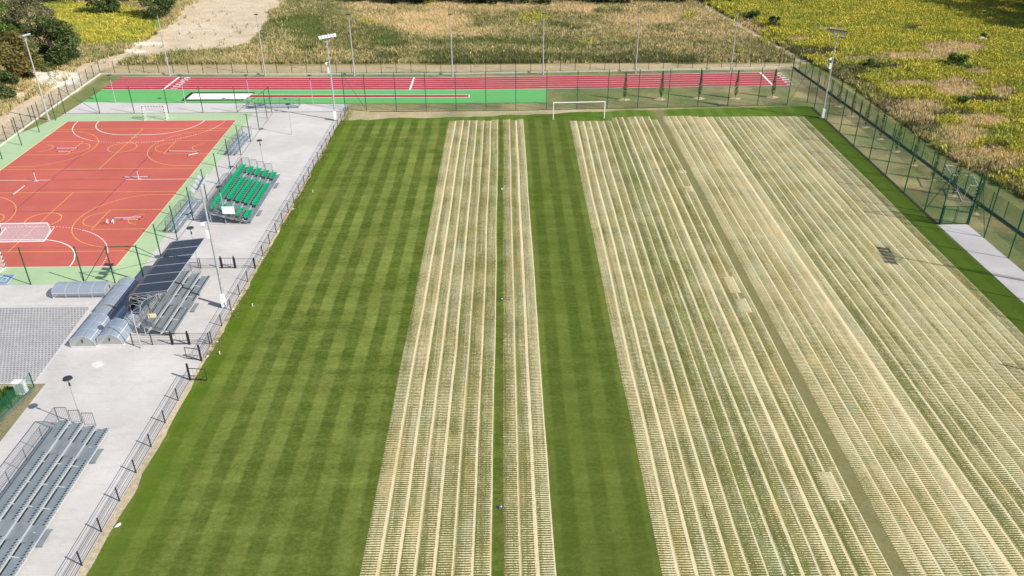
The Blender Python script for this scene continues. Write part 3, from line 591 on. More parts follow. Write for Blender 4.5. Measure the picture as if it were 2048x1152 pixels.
def cross(y, xw, gx0, gx1, lab, glab):
    xe = bl(y)[0]; n = max(2, int((gx0-xw)/1.45)+1); barrier(along((xw, y), (gx0, y), n), lab); barrier([(gx1, y), (xe-.1, y)], lab.replace('black rail barrier across the paving', 'short black rail by the pitch'))
    t = thing('barrier_gate', (gx0, y, 0), glab, 'gate', 'black barrier gates')
    for x in (gx0+.08, gx1-.08): post_mb((x, y), 1.3, .05).build('gate_post', M['black'], t)
    leaf(t, (gx0+.16, y), (gx1-.16, y))
cross(56.25, -30.6, -27.45, -25.95, 'black rail barrier across the paving at the near end of the roofed stand', 'closed black gate at the near end of the roofed stand')
cross(69.37, -31.2, -27.3, -25.9, 'black rail barrier across the paving at the far end of the roofed stand', 'closed black gate at the far end of the roofed stand')
# corner plot bottom left: green mesh fence and meter box
perimeter('plot_fence', [(-35.75, 50.4), (-36.3, 46.5), (-37.1, 41), (-38.5, 33)], 8, 'sagging green mesh fence round the grass plot by the grid paving', 'plinth_dark', 'wiregreen', 1.5)
t = thing('meter_cabinet', at(45, 786), 'white electric cabinet with a small lid at the corner of the grass plot', 'cabinet'); p = at(45, 786)
MB().box((p.x, p.y, .55), (.80, .4, .9)).box((p.x, p.y, .06), (.88, .48, .12)).build('body', M['white'], t); MB().box((p.x, p.y, 1.03), (.9, .5, .06)).build('lid', M['white'], t)
MB().box((p.x-.2, p.y-.212, .55), (.34, .02, .75)).build('door', M['kerb'], t); MB().box((p.x+.2, p.y-.212, .55), (.34, .02, .75)).build('door', M['kerb'], t)
# ================================================================ STANDS
M['railgrey'] = simple('railing_steel', (.20, .215, .225), .5, .3, .15, 6)
def guard(b, a, c, h0=.1, h1=1.1, pitch=.12, r=.022):
    """railing of upright bars from a to c (3D feet)"""
    a, c = Vector(a), Vector(c); n = max(2, round((c-a).length/pitch)); Zv = Vector((0, 0, 1))
    b.tube(a+Zv*h1, c+Zv*h1, r*1.4, n=6); b.tube(a+Zv*h0, c+Zv*h0, r, n=5)
    for i in range(n+1):
        p = a.lerp(c, i/n); e = i in (0, n); b.tube(p+Zv*(0 if e else h0), p+Zv*h1, r*1.4 if e else r*.6, n=5)
def stand(lab, xf, pitch, depth, z0, rise, rows, ya, yb, stairs, brackets=True, rails=True, sx=-1):
    """tiers rising away from the pitch (towards -x)"""
    t = thing('grandstand', (xf, ya, 0), lab, 'grandstand')
    for k in range(rows):
        z = z0+rise*k; xr_ = xf-pitch*k; xl_ = xr_-depth
        MB().box(((xl_+xr_)/2, (ya+yb)/2, z-.03), (depth, yb-ya, .06)).build('deck', M['plank'], t)
        b = MB(); b.box((xr_+.035, (ya+yb)/2, z-.06), (.05, yb-ya, .12))
        if brackets:
            y = ya+.12
            while y < yb-.1:
                if not any(s0 < y < s1 for s0, s1 in stairs): b.box((xr_-.06, y, z+.035), (.13, .045, .07))
                y += .235
        b.build('bracket_rail', M['dark'] if brackets == 'dark' else M['galv'], t)
        if brackets:
            c = MB(); y = ya+.12
            while y < yb-.1:
                if not any(s0 < y < s1 for s0, s1 in stairs): c.box((xr_-.10, y, z+.085), (.10, .05, .05))
                y += .235
            c.build('seat_fixings', M['dark'], t)
    fr = MB(); n = max(2, round((yb-ya)/2.0)); zt = z0+rise*(rows-1); xb = xf-pitch*(rows-1)-depth
    for i in range(n+1):
        y = ya+.06+(yb-ya-.12)*i/n
        fr.tube((xf-.06, y, .05), (xf-.06, y, z0-.07), .03, n=6); fr.tube((xb+.06, y, .05), (xb+.06, y, zt-.07), .03, n=6); fr.tube((xf-.06, y, .07), (xb+.06, y, .07), .03, n=6)
        fr.tube((xf-.06, y, z0-.10), (xb+.06, y, zt-.10), .035, n=6); fr.tube((xf-.1, y, .1), (xb+.1, y, zt-.15), .02, n=5)
    fr.build('frame', M['galv'], t)
    for s0, s1 in stairs:
        for k in range(rows):
            z = z0+rise*k; xr_ = xf-pitch*k; b = MB()
            b.box((xr_+.20, (s0+s1)/2, z-rise/2-.02 if k else z0/2), (.34, s1-s0, .04))
            for y in (s0, s1): b.box((xr_+.2, y, (z-rise/2-.06) if k else z0/2-.04), (.36, .03, .10))
            b.build('step', M['plank'], t)
    if rails:
        b = MB(); m_ = max(2, round((yb-ya)/2.1))
        for i in range(m_): guard(b, (xb-.03, ya+(yb-ya)*i/m_, zt), (xb-.03, ya+(yb-ya)*(i+1)/m_, zt), .12, 1.12, .12)
        b.build('back_railing', M['railgrey'], t)
        for ye in (ya, yb):
            b = MB()
            for k in range(1, rows): guard(b, (xf-pitch*k-depth+.02, ye, z0+rise*k), (xf-pitch*k, ye, z0+rise*k), .12, 1.12, .13)
            b.build('end_railing', M['railgrey'], t)
    return t
stand('large bare grey steel stand with no seats fitted, at the lower left', -27.88, .845, .76, .42, .25, 4, 24.0, 45.17, [(41.95, 43.25), (34.7, 36.0), (27.4, 28.7)])
# stand with green seats
gs = stand('small steel stand with rows of bright green seats', -27.0, .87, .80, .42, .25, 5, 79.1, 92.25, [(81.15, 82.3), (88.85, 90.0)], False)
sb = MB(); prof = [(.20, .30), (.17, .345), (-.02, .33), (-.15, .36), (-.205, .50), (-.215, .66)]
for (xa, za), (xb_, zb) in zip(prof, prof[1:]):
    n_ = Vector((za-zb, 0, xb_-xa)).normalized()*.022
    V = [(xa, y, za) for y in (-.21, .21)]+[(xb_, y, zb) for y in (.20, -.20)]; W_ = [(v[0]-n_.x, v[1], v[2]-n_.z) for v in V]
    sb.add(V+W_, [(0, 1, 2, 3), (7, 6, 5, 4), (0, 4, 5, 1), (1, 5, 6, 2), (2, 6, 7, 3), (3, 7, 4, 0)])
for y in (-.2, .2): sb.box((.0, y, .36), (.30, .022, .05))
sb.box((.02, 0, .17), (.06, .30, .30), mi=1)
seat0 = None
for k in range(5):
    x = -27.22-.87*k; z = .42+.25*k
    ys = list(np.arange(79.45, 92.1, .515)) if k == 4 else list(90.3+.515*np.arange(4))+list(82.72+.515*np.arange(12))+list((79.4 if k < 3 else 79.9)+.515*np.arange(4 if k < 3 else 3))
    for y in ys:
        if seat0 is None: seat0 = sb.build('seat', [M['seat'], M['dark']], None, local=True); s = seat0
        else: s = seat0.copy(); C.objects.link(s)
        s.parent = gs; s.location = Vector((x-.28, y, z))-gs.location
b = MB()
for k in range(1, 4):
    x = -27.0-.87*k+.06
    for y0_, y1_ in ((82.5, 88.7),): b.path([(x-.40, y1_, .42+.25*k), (x-.12, y1_+.02, .45+.25*k)], .02)
b.build('seat_rail', M['black'], gs)
bd = MB().box((-29.15, 79.0, 1.75), (1.3, .03, .85)); bo = bd.build('sign_board', M['white'], gs)
# roofed stand
cs = stand('grey steel stand under a smoked curved roof on lattice ribs', -27.58, .86, .80, .42, .30, 3, 57.5, 67.15, [(61.3, 62.5)])
OUT = [(-30.55, .06), (-30.90, 1.0), (-31.05, 2.0), (-31.02, 2.9), (-30.85, 3.42), (-30.5, 3.66), (-29.5, 3.77), (-28.6, 3.87), (-27.75, 3.95)]
INN = [(-30.05, .40), (-30.25, 1.2), (-30.32, 2.0), (-30.18, 2.6), (-29.9, 3.0), (-29.5, 3.28), (-29.0, 3.5), (-28.4, 3.72), (-27.80, 3.90)]
RY = [58.15+1.6*i for i in range(7)]
for y in RY:
    b = MB(); o = [(x, y, z) for x, z in OUT]; n_ = [(x, y, z) for x, z in INN]; b.path(o, .035); b.path(n_, .03)
    for i in range(len(o)):
        b.tube(o[i], n_[i], .018, n=5)
        if i: b.tube(o[i-1], n_[i], .018, n=5)
    b.build('roof_rib', M['galv'], cs)
b = MB()
for i in (1, 3, 5, 7):
    for j in range(6): b.tube((OUT[i][0]+.04, RY[j], OUT[i][1]-.04), (OUT[i][0]+.04, RY[j+1], OUT[i][1]-.04), .02, n=5); b.tube((INN[i][0], RY[j], INN[i][1]), (INN[i][0], RY[j+1], INN[i][1]), .018, n=5)
    if i in (3, 5):
        for j in range(6): b.tube((INN[i][0], RY[j], INN[i][1]), (INN[i+2][0], RY[j+1], INN[i+2][1]), .014, n=5)
b.build('lattice_bracing', M['galv'], cs)
SK = [(-31.10, 2.0), (-31.10, 2.55), (-31.07, 2.95), (-31.0, 3.25), (-30.88, 3.50), (-30.72, 3.66), (-30.5, 3.73), (-29.5, 3.84), (-28.6, 3.94), (-27.65, 4.03)]
for j in range(6):
    b = MB(); ya, yb = RY[j]+.03-(.15 if j == 0 else 0), RY[j+1]-.03+(.15 if j == 5 else 0)
    for (xa, za), (xb_, zb) in zip(SK, SK[1:]): b.quad((xa, ya, za), (xb_, ya, zb), (xb_, yb, zb), (xa, yb, za)); b.quad((xa, yb, za-.012), (xb_, yb, zb-.012), (xb_, ya, zb-.012), (xa, ya, za-.012))
    b.build('roof_panel', M['tint'], cs, smooth=True)
b = MB()
for y in RY: b.path([(x, y, z+.015) for x, z in SK[4:]], .022)
b.tube((SK[-1][0], RY[0]-.1, 4.02), (SK[-1][0], RY[-1]+.1, 4.02), .03)
b.build('roof_trim', M['galv'], cs)
MB().box((-30.93, (RY[0]+RY[-1])/2, 3.49), (.12, RY[-1]-RY[0]+.3, .07), ax=(Vector((.6, 0, .8)), Vector((0, 1, 0)), Vector((-.8, 0, .6)))).build('fold_reflection', simple('brown_fold_reflection', (.14, .065, .045), .5), cs)  # strip added at the roof fold, court's reddish reflection put into its colour
MB().box((-29.2, 57.7, 1.9), (.7, .03, .45)).build('sign_board', simple('cream_sign', (.75, .70, .42), .5), cs)
# small bleachers beside the court
def bleacher(lab, x0_, x1_, ya, yb, rows, back):
    t = thing('bleacher', (x0_, ya, 0), lab, 'bleacher', 'small steel bleachers')
    b = MB(); wd = (x1_-x0_)/rows
    fr = MB(); n = max(3, round((yb-ya)/1.5))
    for k in range(rows):
        x = x1_-wd*(k+.5); z = .28+.22*k
        for dx in (-.09, .09): MB().box((x+dx, (ya+yb)/2, z), (.15, yb-ya, .04)).build('plank', M['bleach'], t)
        for i in range(n+1):
            y = ya+.05+(yb-ya-.1)*i/n; fr.tube((x, y, .045), (x, y, z-.02), .022, n=6)
    for i in range(n+1):
        y = ya+.05+(yb-ya-.1)*i/n; fr.tube((x0_, y, .06), (x1_+.1, y, .06), .025, n=6); fr.tube((x1_, y, .1), (x0_+.1, y, .28+.22*(rows-1)-.03), .02, n=5)
    fr.build('frame', M['galv'], t)
    for ye in (ya-.02, yb+.02):
        g_ = MB(); guard(g_, (x0_, ye, .3), (x1_, ye, .3), .1, 1.15, .12, .018); g_.build('end_railing', M['railgrey'], t)
    if back:
        m_ = 5; g_ = MB()
        for i in range(m_): guard(g_, (x0_-.05, ya+(yb-ya)*i/m_, .3), (x0_-.05, ya+(yb-ya)*(i+1)/m_, .3), .1, 1.15, .16, .018)
        g_.build('back_railing', M['railgrey'], t)
    return t
M['bleach'] = simple('pale_bleacher_plank', (.25, .305, .37), .45, .2, .2, 4)
bleacher('small pale bleacher by the court fence nearer the roofed stand', -35.15, -33.95, 77.1, 84.9, 3, True)
bleacher('small pale bleacher by the far corner of the court fence', -35.45, -34.3, 99.6, 106.9, 3, True)
o = bleacher('long low bench with a mesh back beside the sand pit', -.5, .5, -3.85, 3.85, 2, True); o.location = (-38.3, 120.25, 0)
o.rotation_euler.z = R(-90)
for ch in o.children: pass
# dugout shelters lying face down
def dugout(L=4.7):
    t = thing('dugout', (0, 0, 0), 'x', 'dugout', 'unfitted team dugouts')
    P = [(0, .02), (0, .55)]+[(.98-.98*math.cos(R(a)), .55+.52*math.sin(R(a))) for a in (18, 36, 54, 72, 90)]+[(.98+1.06*math.sin(R(a)), .03+1.04*math.cos(R(a))) for a in (15, 30, 45, 60, 75, 90)]
    fine = []
    for a, b in zip(P, P[1:]): fine += [lerp(a, b, s/2) for s in range(2)]
    fine.append(P[-1])
    n = 4
    for i in range(n):
        b = MB(); ya, yb = L*i/n+.03, L*(i+1)/n-.03
        for (xa, za), (xb_, zb) in zip(fine[1:], fine[2:]): b.quad((xa, ya, za), (xb_, ya, zb), (xb_, yb, zb), (xa, yb, za))
        b.build('canopy_panel', M['clear'], t, True, True)
    for i in range(n+1):
        b = MB(); y = L*i/n; b.path([(x, y, z) for x, z in P], .02, 6); b.build('rib', M['galv'], t, local=True)
    b = MB()
    for i in (0, 1, 9, 12): b.tube((P[i][0], 0, P[i][1]+.02), (P[i][0], L, P[i][1]+.02), .018, n=6)
    b.tube((0, 0, .06), (2.04, 0, .06), .025, n=6); b.tube((0, L, .06), (2.04, L, .06), .025, n=6)
    b.build('rail', M['white'], t, local=True)
    for y in (.0, L):
        b = MB().add([(x, y, z) for x, z in P], [tuple(range(len(P)))]); b.build('end_panel', M['clearend'], t, local=True)
        h = MB().box((1.05, y-.03 if y == 0 else y+.03, .62), (.06, .05, .30)); h.build('handle', M['black'], t, local=True)
    b = MB().box((.55, L/2, .20), (.34, L-.5, .04)); 
    for i in range(5): b.box((.55, .4+(L-.8)*i/4, .11), (.30, .05, .14))
    b.build('bench', M['plank'], t, local=True); return t
d0 = dugout(); d0.location = (-35.5, 55.95, .03); d0['label'] = 'transparent dugout shell lying nearest the grid paving, left of a pair'
dup(d0, (-35.55, 61.1, .03), 0, 'transparent dugout shell lying farther on at the corner of the grid paving')
dup(d0, (-33.42, 56.2, .03), 0, 'transparent dugout shell lying right of the pair in front of the roofed stand')
dup(d0, (-33.46, 61.4, .03), 0, 'transparent dugout shell half hidden behind the smoked roof')
d5 = dup(d0, (-36.0, 63.85, .03), R(90), 'single transparent dugout shell lying crosswise at the green court edge')
# ================================================================ COURT GEAR AND GOALS
def handball_goal(loc, rz, lab, net='goalnet', mat='stripe', w=3.0, h=2.0, group='striped handball goals'):
    t = thing('handball_goal', (0, 0, 0), lab, 'goal', group)
    for s in (-1, 1):
        MB().box((s*(w/2+.04), 0, h/2), (.08, .08, h)).build('post', M[mat], t, local=True)
        b = MB().path([(s*(w/2+.04), 0, h), (s*(w/2+.04), .8, h), (s*(w/2+.04), 1.1, .05), (s*(w/2+.04), 0, .05)], .022); b.build('side_frame', M['white'], t, local=True)
    MB().box((0, 0, h+.04), (w+.16, .08, .08)).build('crossbar', M[mat], t, local=True)
    MB().tube((-w/2, 1.1, .05), (w/2, 1.1, .05), .022).build('ground_bar', M['white'], t, local=True)
    b = MB(); b.uv = []; W_ = w/2
    def qd(a, c, d, e, u1, v1): b.quad(a, c, d, e); b.uv += [(0, 0), (u1, 0), (u1, v1), (0, v1)]
    qd((-W_, .8, h), (W_, .8, h), (W_, 1.1, .06), (-W_, 1.1, .06), w, h); qd((-W_, .04, h), (W_, .04, h), (W_, .8, h), (-W_, .8, h), w, .8)
    for s in (-1, 1): qd((s*W_, .04, .06), (s*W_, 1.08, .06), (s*W_, .8, h), (s*W_, .04, h), 1, h)
    b.build('net', M[net], t, local=True); t.location = loc; t.rotation_euler.z = rz; return t
handball_goal((-50.0, 114.05, .05), 0, 'striped handball goal with white net at the far end of the court')
handball_goal((-49.6, 69.75, .05), R(180), 'striped handball goal cut by the left picture edge, near end of court')
dl = at(1893, 372); handball_goal((*at(1888, 372)[:2], 0), R(-104), 'small striped portable goal behind the green gate, left of the two', 'bsignnet', group='portable goals stored by the fence')
handball_goal((*at(1941, 395)[:2], 0), R(72), 'small striped portable goal by the low green fence, right one of two', 'bsignnet', group='portable goals stored by the fence')
# full size goal
t = thing('football_goal', (6.76, 113.3, 0), 'full size white football goal without net at the far end of the pitch', 'goal')
a, b_ = Vector((6.76, 113.29, 0)), Vector((14.05, 113.62, 0)); Zv = Vector((0, 0, 1))
for p in (a, b_): MB().tube(p, p+Zv*2.44, .062, n=12).build('post', M['white'], t)
MB().tube(a+Zv*2.44-Vector((.06, 0, 0)), b_+Zv*2.44+Vector((.06, 0, 0)), .062, n=12).build('crossbar', M['white'], t)
for p in (a, b_): MB().tube(p+Zv*2.40, p+Vector((0, 1.3, 2.05)), .018).build('net_arm', M['pole'], t)
MB().tube(a+Vector((0, 1.3, 2.05)), b_+Vector((0, 1.3, 2.05)), .022).build('rear_bar', M['pole'], t)
# training goal tipped on its face on the court
t = thing('training_goal', (*at(87, 483)[:2], .06), 'white training goal with pale net tipped forward on the red court', 'goal')
p0 = at(88, 482.5, .06); L = 5.0; u = Vector((-1, -.02, 0)); v = Vector((0, 1, 0)); zz = .10
A, B = p0, p0+u*L; D, E_ = p0+v*1.7+Vector((.55, 0, .55)), p0+u*L+v*1.7+Vector((-.1, 0, .55)); G_, H_ = at(95, 446, .3), at(95, 446, .3)+u*L
for s, e, n_ in ((A, B, 'crossbar'), (G_, H_, 'ground_bar')): MB().tube(s, e, .05, n=8).build(n_, M['white'], t)
K_ = at(102, 463, .06)
for s in (0, 1): o_ = u*L*s; b = MB().tube(A+o_, K_+o_, .045, n=8); b.tube(K_+o_, G_+o_, .04, n=8); b.tube(K_+o_, K_+o_+Vector((.3, .35, .35)), .03); b.build('side_frame', M['white'], t)
b = MB(); b.uv = []
for q4, uu, vv in (((A, B, K_+u*L+Vector((0, 0, .25)), K_+Vector((-.1, 0, .25))), L, 1.4), ((K_+Vector((-.1, 0, .25)), K_+u*L+Vector((0, 0, .25)), H_, G_), L, 1.4), ((A, K_, K_+Vector((-.1, 0, .25)), A), 1.4, .3)):
    b.quad(*q4); b.uv += [(0, 0), (uu, 0), (uu, vv), (0, vv)]
b.build('net', M['densenet'], t)
# volleyball posts standing at the halfway line and poles lying on the court
M['alu'] = simple('aluminium_tube', (.62, .58, .62), .4, .3, .08, 5)
for k, (fx, fy, tx, ty_) in enumerate([(72.6, 363, 68.5, 346), (278, 359.5, 274.5, 344)]):
    p = at(fx, fy); t = thing('net_post', (p.x, p.y, .056), f'short grey net post standing on the halfway line, {"left" if k == 0 else "right"} one', 'net post', 'net posts on the court')
    MB().tube((p.x, p.y, .06), (p.x, p.y, 1.2), .055, n=10).build('tube', M['alu'], t); MB().box((p.x, p.y, 1.22), (.15, .15, .05)).build('cap', M['black'], t); MB().box((p.x, p.y+.0, .08), (.45, .45, .04)).build('base_plate', M['galv'], t)
    MB().tube((p.x+.06, p.y, .75), (p.x+.2, p.y-.05, .75), .025).build('winder', M['black'], t)
z3 = lambda x, y: (x*.19531, 200+y*.19531); z5 = lambda x, y: (x*.14757, 400+y*.14757)
for lab, a, c in [('long grey pole lying at the left end of the far basketball key', z3(570, 495), z3(800, 492)), ('shorter grey pole lying in front of the long one in the left far key', z3(585, 527), z3(735, 529)),
                  ('grey pole lying in the right far key, pointing at the right side line', z3(1722, 522), z3(2030, 527)), ('short pale pole lying askew by the right side line near the far key', z3(1918, 568), z3(2038, 540)),
                  ('grey pole lying on the court behind the right net post', z3(1265, 790), z3(1530, 785)), ('slanting pale pole lying near the left net post', z3(125, 975), z3(258, 872)),
                  ('long grey pole lying in the near right basketball key', z5(1530, 246), z5(1930, 229)), ('short grey pole lying beside the long one in the near right key', z5(1650, 258), z5(1890, 264))]:
    A, B = at(*a, .11), at(*c, .11); t = thing('court_pole', (A.x, A.y, .06), lab, 'pole', 'loose poles on the court')
    MB().tube(A, B, .055, n=10).build('tube', M['alu'], t); d = (B-A).normalized()
    MB().tube(A, A+d*.12, .062, n=10).build('collar', M['black'], t); MB().tube(B-d*.1, B, .062, n=10).build('collar', M['black'], t)
for k, (x, y) in enumerate([z5(1450, 325), z5(1525, 322)]):
    p = at(x, y); t = thing('basketball_hoop', (p.x, p.y, .06), f'white bracket with a red hoop lying on the near right key, {"left" if k == 0 else "right"} one', 'basketball hoop', 'loose basketball hoops')
    MB().tube((p.x+.22, p.y-.2, .10), (p.x+.02, p.y+.3, .42), .034, n=8).tube((p.x+.02, p.y+.3, .42), (p.x-.1, p.y+.05, .14), .034, n=8).build('bracket', M['white'], t)
    MB().path([(p.x-.35+.225*math.cos(i*.3927), p.y+.225*math.sin(i*.3927), .12) for i in range(17)], .022).build('ring', M['rust'], t)
for k, L in enumerate([[(65, 905), (255, 905), (110, 1065), (-160, 1065)]]):
    q4 = [at(x*.13026, 430+y*.13026, .10) for x, y in L]; t = thing('backboard', q4[0], 'blue grey basketball backboard lying flat on the green surround by the near goal', 'backboard')
    M['board'] = simple('blue_grey_acrylic', (.16, .25, .34), .25, 0, .12, 2, .6)
    b = MB(); lo = [p-Vector((0, 0, .04)) for p in q4]; b.add(q4+lo, [(0, 1, 2, 3), (7, 6, 5, 4)]+[(i, i+4, (i+1) % 4+4, (i+1) % 4) for i in range(4)]); b.build('panel', M['board'], t)
    cxy = sum(q4, Vector())/4; b = MB(); b.strip([tuple((cxy+(p-cxy)*.96)[:2]) for p in q4], .05, .105, True); b.strip([tuple((cxy+(p-cxy)*.36+Vector((0, -.05, 0)))[:2]) for p in q4], .05, .105, True); b.build('frame', M['white'], t)
# bits on the pitch
for k, (px, py, lab) in enumerate([(1003.5, 379, 'tiny white sprinkler head in the far part of the narrow grass lane'), (1002, 599, 'tiny blue and white bag halfway along the narrow grass lane'), (999, 1015, 'bright blue and white bag near the bottom of the narrow grass lane')]):
    p = at(px, py); t = thing('sprinkler' if k == 0 else 'plastic_bag', (p.x, p.y, .012), lab, 'sprinkler' if k == 0 else 'bag', None)
    if k == 0:
        MB().tube((p.x, p.y, .01), (p.x, p.y, .20), .09, .06, 10).build('riser', M['white'], t); MB().tube((p.x, p.y, .2), (p.x, p.y, .25), .03, n=8).build('nozzle', M['dark'], t)
    else:
        def blob(c, r, seed):
            b = MB(); rr = random.Random(seed); vs = []; 
            for i in range(5):
                for j in range(9): a = j*.698; ph = -.6+i*.5; k_ = r*(.75+.5*rr.random()); vs.append((c[0]+k_*math.cos(a)*math.cos(ph), c[1]+k_*math.sin(a)*math.cos(ph), max(.015, c[2]+k_*.7*math.sin(ph))))
            fs = [(i*9+j, i*9+(j+1) % 9, (i+1)*9+(j+1) % 9, (i+1)*9+j) for i in range(4) for j in range(9)]+[tuple(range(36, 45))]; return b.add(vs, fs)
        blob((p.x, p.y, .07), .10, k).build('body', M['blue'], t, True); blob((p.x+.09, p.y+.03, .06), .06, k+9).build('torn_corner', M['white'], t, True)
for k, (px, py, lab) in enumerate([(626, 385, 'small white peg in the grass left of the mown stripes, farthest of three'), (505.5, 613, 'small white peg in the grass near the middle floodlight mast'), (440, 709, 'small white peg in the grass by the open gate')]):
    p = at(px, py); t = thing('marker_peg', (p.x, p.y, 0), lab, 'peg', 'white pegs'); MB().tube((p.x, p.y, .01), (p.x, p.y, .26), .03, .025, 8).build('stem', M['white'], t); MB().box((p.x, p.y, .27), (.08, .08, .04)).build('cap', M['white'], t)
p = at(235, 1053); t = thing('paper_scrap', (p.x, p.y, .02), 'crumpled white paper scrap on the grass near the bottom left barrier', 'paper')
MB().add([(p.x-.17, p.y-.12, .03), (p.x+.10, p.y-.14, .10), (p.x+.19, p.y+.10, .04), (p.x+.02, p.y+.05, .14), (p.x-.12, p.y+.16, .05), (p.x+.12, p.y+.24, .09)], [(0, 1, 3), (1, 2, 3), (0, 3, 4), (3, 2, 5), (3, 5, 4)]).build('sheet', M['white'], t)
for k, (px, py) in enumerate([(524, 517), (480, 592), (466, 619), (556, 463), (434, 684), (415, 713), (586, 418)]):
    p = at(px, py); t = thing('stone', (p.x, p.y, 0), f'pale stone at the foot of the pitch barrier, {ORD[k]} listed', 'stone', 'pale stones along the barrier'); t['label'] = 'pale stone lying at the foot of the black pitch barrier'
    b = MB(); rr = random.Random(k); b.add([(p.x+(.11+.06*rr.random())*math.cos(a*1.047), p.y+(.09+.06*rr.random())*math.sin(a*1.047), .01) for a in range(6)]+[(p.x+.07*math.cos(a*1.047+.3), p.y+.06*math.sin(a*1.047+.3), .07+.03*rr.random()) for a in range(6)], [(i, (i+1) % 6, 6+(i+1) % 6, 6+i) for i in range(6)]+[(6, 7, 8, 9, 10, 11)]); b.build('rock', M['stone'], t)
# ================================================================ LAMPS AND MASTS
def park_lamp():
    t = thing('park_lamp', (0, 0, 0), 'x', 'lamp', 'park lamps')
    MB().tube((0, 0, .0), (0, 0, 3.75), .05, .035, 10).build('pole', M['pole'], t, local=True); MB().tube((0, 0, 0), (0, 0, .03), .14, n=12).build('base_plate', M['pole'], t, local=True)
    MB().tube((0, 0, 3.62), (0, 0, 3.85), .075, .06, 12).build('neck', M['dark'], t, local=True)
    MB().tube((0, 0, 3.85), (0, 0, 4.18), .02, n=6).build('stem', M['dark'], t, local=True)
    b = MB(); b.tube((0, 0, 4.20), (0, 0, 4.27), .33, .30, 24); b.tube((0, 0, 4.16), (0, 0, 4.20), .20, .33, 24); b.build('lamp_head', M['dark'], t, local=True); return t
L0 = park_lamp(); LP = [((-59.1, 122.6), 'leftmost park lamp at the pavement edge beside the green jump apron'), ((-48.5, 122.4), 'park lamp at the left end of the sand pit'), ((-38.6, 122.1), 'park lamp behind the mesh-backed bench'), ((-29.06, 121.7), 'park lamp by the runway near the far floodlight mast'), ((-29.06, 107.6), 'dark-headed lamp alone on the open paving before the far mast')]
for px, py, lab in [(519, 281, 'dark-headed lamp at the far end of the green seats'), (438, 373.5, 'dark-headed lamp in front of the white board on the green-seated stand'), (380.5, 456, 'dark-headed lamp behind the far end of the smoked roof'), (258, 607, 'lamp at the near end of the roofed stand beside the ribs'), (135, 757, 'dark-headed lamp at the far end of the large bare stand')]:
    p = at(px, py, 4.25); LP.append(((p.x, p.y), lab))
for i, ((x, y), lab) in enumerate(LP):
    if i == 0: L0.location = (x, y, .03); L0['label'] = lab
    else: dup(L0, (x, y, .03), 0, lab)
def track_pole():
    t = thing('light_pole', (0, 0, 0), 'x', 'light pole', 'slim light poles behind the track')
    MB().tube((0, 0, 0), (0, 0, 9.9), .125, .06, 10).build('pole', M['pole'], t, local=True); MB().box((0, 0, .02), (.36, .36, .04)).build('base_plate', M['pole'], t, local=True)
    MB().box((0, -.10, 9.97), (.62, .30, .10)).build('lamp_head', M['dark'], t, local=True); MB().tube((0, 0, 9.85), (0, -.1, 9.95), .03).build('arm', M['pole'], t, local=True); return t
T0 = track_pole()
for i, (px, py) in enumerate([(340, 151.2), (531, 151.6), (709, 152), (905, 152), (1085.8, 149.6), (1270.8, 146.6), (1460.7, 144.2)]):
    p = at(px, py); lab = f'{ORD[i]} slim light pole from the left in the row behind the running track'
    if i == 0: T0.location = p; T0['label'] = lab
    else: dup(T0, p, 0, lab)
def lum(b_par, c, face, tilt, w_=.44, h_=.42, hm='dark'):
    """one floodlight: housing with glass, facing direction face, tilted down"""
    f = Vector((*face, 0)).normalized(); s = Vector((-f.y, f.x, 0)); n_ = (f*math.cos(tilt)-Vector((0, 0, 1))*math.sin(tilt)).normalized(); uu = s.cross(n_)*-1
    o = MB().box(Vector(c), (w_, .12, h_), ax=(s, n_, uu)).build('floodlight', M[hm], b_par)
    MB().box(Vector(c)+n_*.065, (w_*.88, .012, h_*.88), ax=(s, n_, uu)).build('glass', M['led'], o)
    MB().box(Vector(c)-n_*.075, (w_*.9, .04, h_*.85), ax=(s, n_, uu)).build('cooling_back', M['galv'], o)
def mast(x, y, h, face, lab, n=6, tilt=R(50), back=0, box=True, extra=0, lw=.46, hm='dark', gap=.05):
    t = thing('floodlight_mast', (x, y, 0), lab, 'floodlight mast', 'floodlight masts'); f = Vector((*face, 0)).normalized(); s = Vector((-f.y, f.x, 0)); P = Vector((x, y, 0))
    MB().tube((x, y, .0), (x, y, h), .145, .065, 14).build('pole', M['pole'], t); MB().box((x, y, .03), (.6, .6, .06)).build('base_plate', M['pole'], t)
    W_ = n*lw+.1; b = MB().box(P+Vector((0, 0, h+.05)), (W_, .12, .10), ax=(s, f, Vector((0, 0, 1)))); b.tube(P+s*(W_*.3)+Vector((0, 0, h)), P+Vector((0, 0, h-.7)), .03); b.tube(P-s*(W_*.3)+Vector((0, 0, h)), P+Vector((0, 0, h-.7)), .03); b.build('crossarm', M['pole'], t)
    for i in range(n): lum(t, P+s*((i-(n-1)/2)*lw)+f*.25+Vector((0, 0, h+.25)), face, tilt, lw-gap, .5 if gap < .1 else .78, hm)
    for i in range(back): lum(t, P+s*((i-(back-1)/2)*lw*1.6)-f*.35+Vector((0, 0, h+.1)), (-face[0], -face[1]), tilt, lw-.04, .48, hm)
    for i in range(extra): lum(t, P+s*((i-.5)*1.3)-f*.2+Vector((0, 0, h-.45)), (-face[0], -face[1]), R(35), .42, .4)
    if box:
        MB().box((x+.0, y-.28, .75), (.36, .28, 1.2)).build('control_box', M['white'], t)
        MB().box(P+Vector((-.22, -.06, h*.62)), (.24, .20, .75)).build('speaker', M['white'], t)
        b = MB().tube(P+Vector((-.30, -.12, h*.70)), P+Vector((-.55, -.16, h*.70)), .17, .15, 10).tube(P+Vector((0, 0, h*.715)), P+Vector((-.4, -.1, h*.715)), .035); b.build('camera', M['white'], t)
    return t
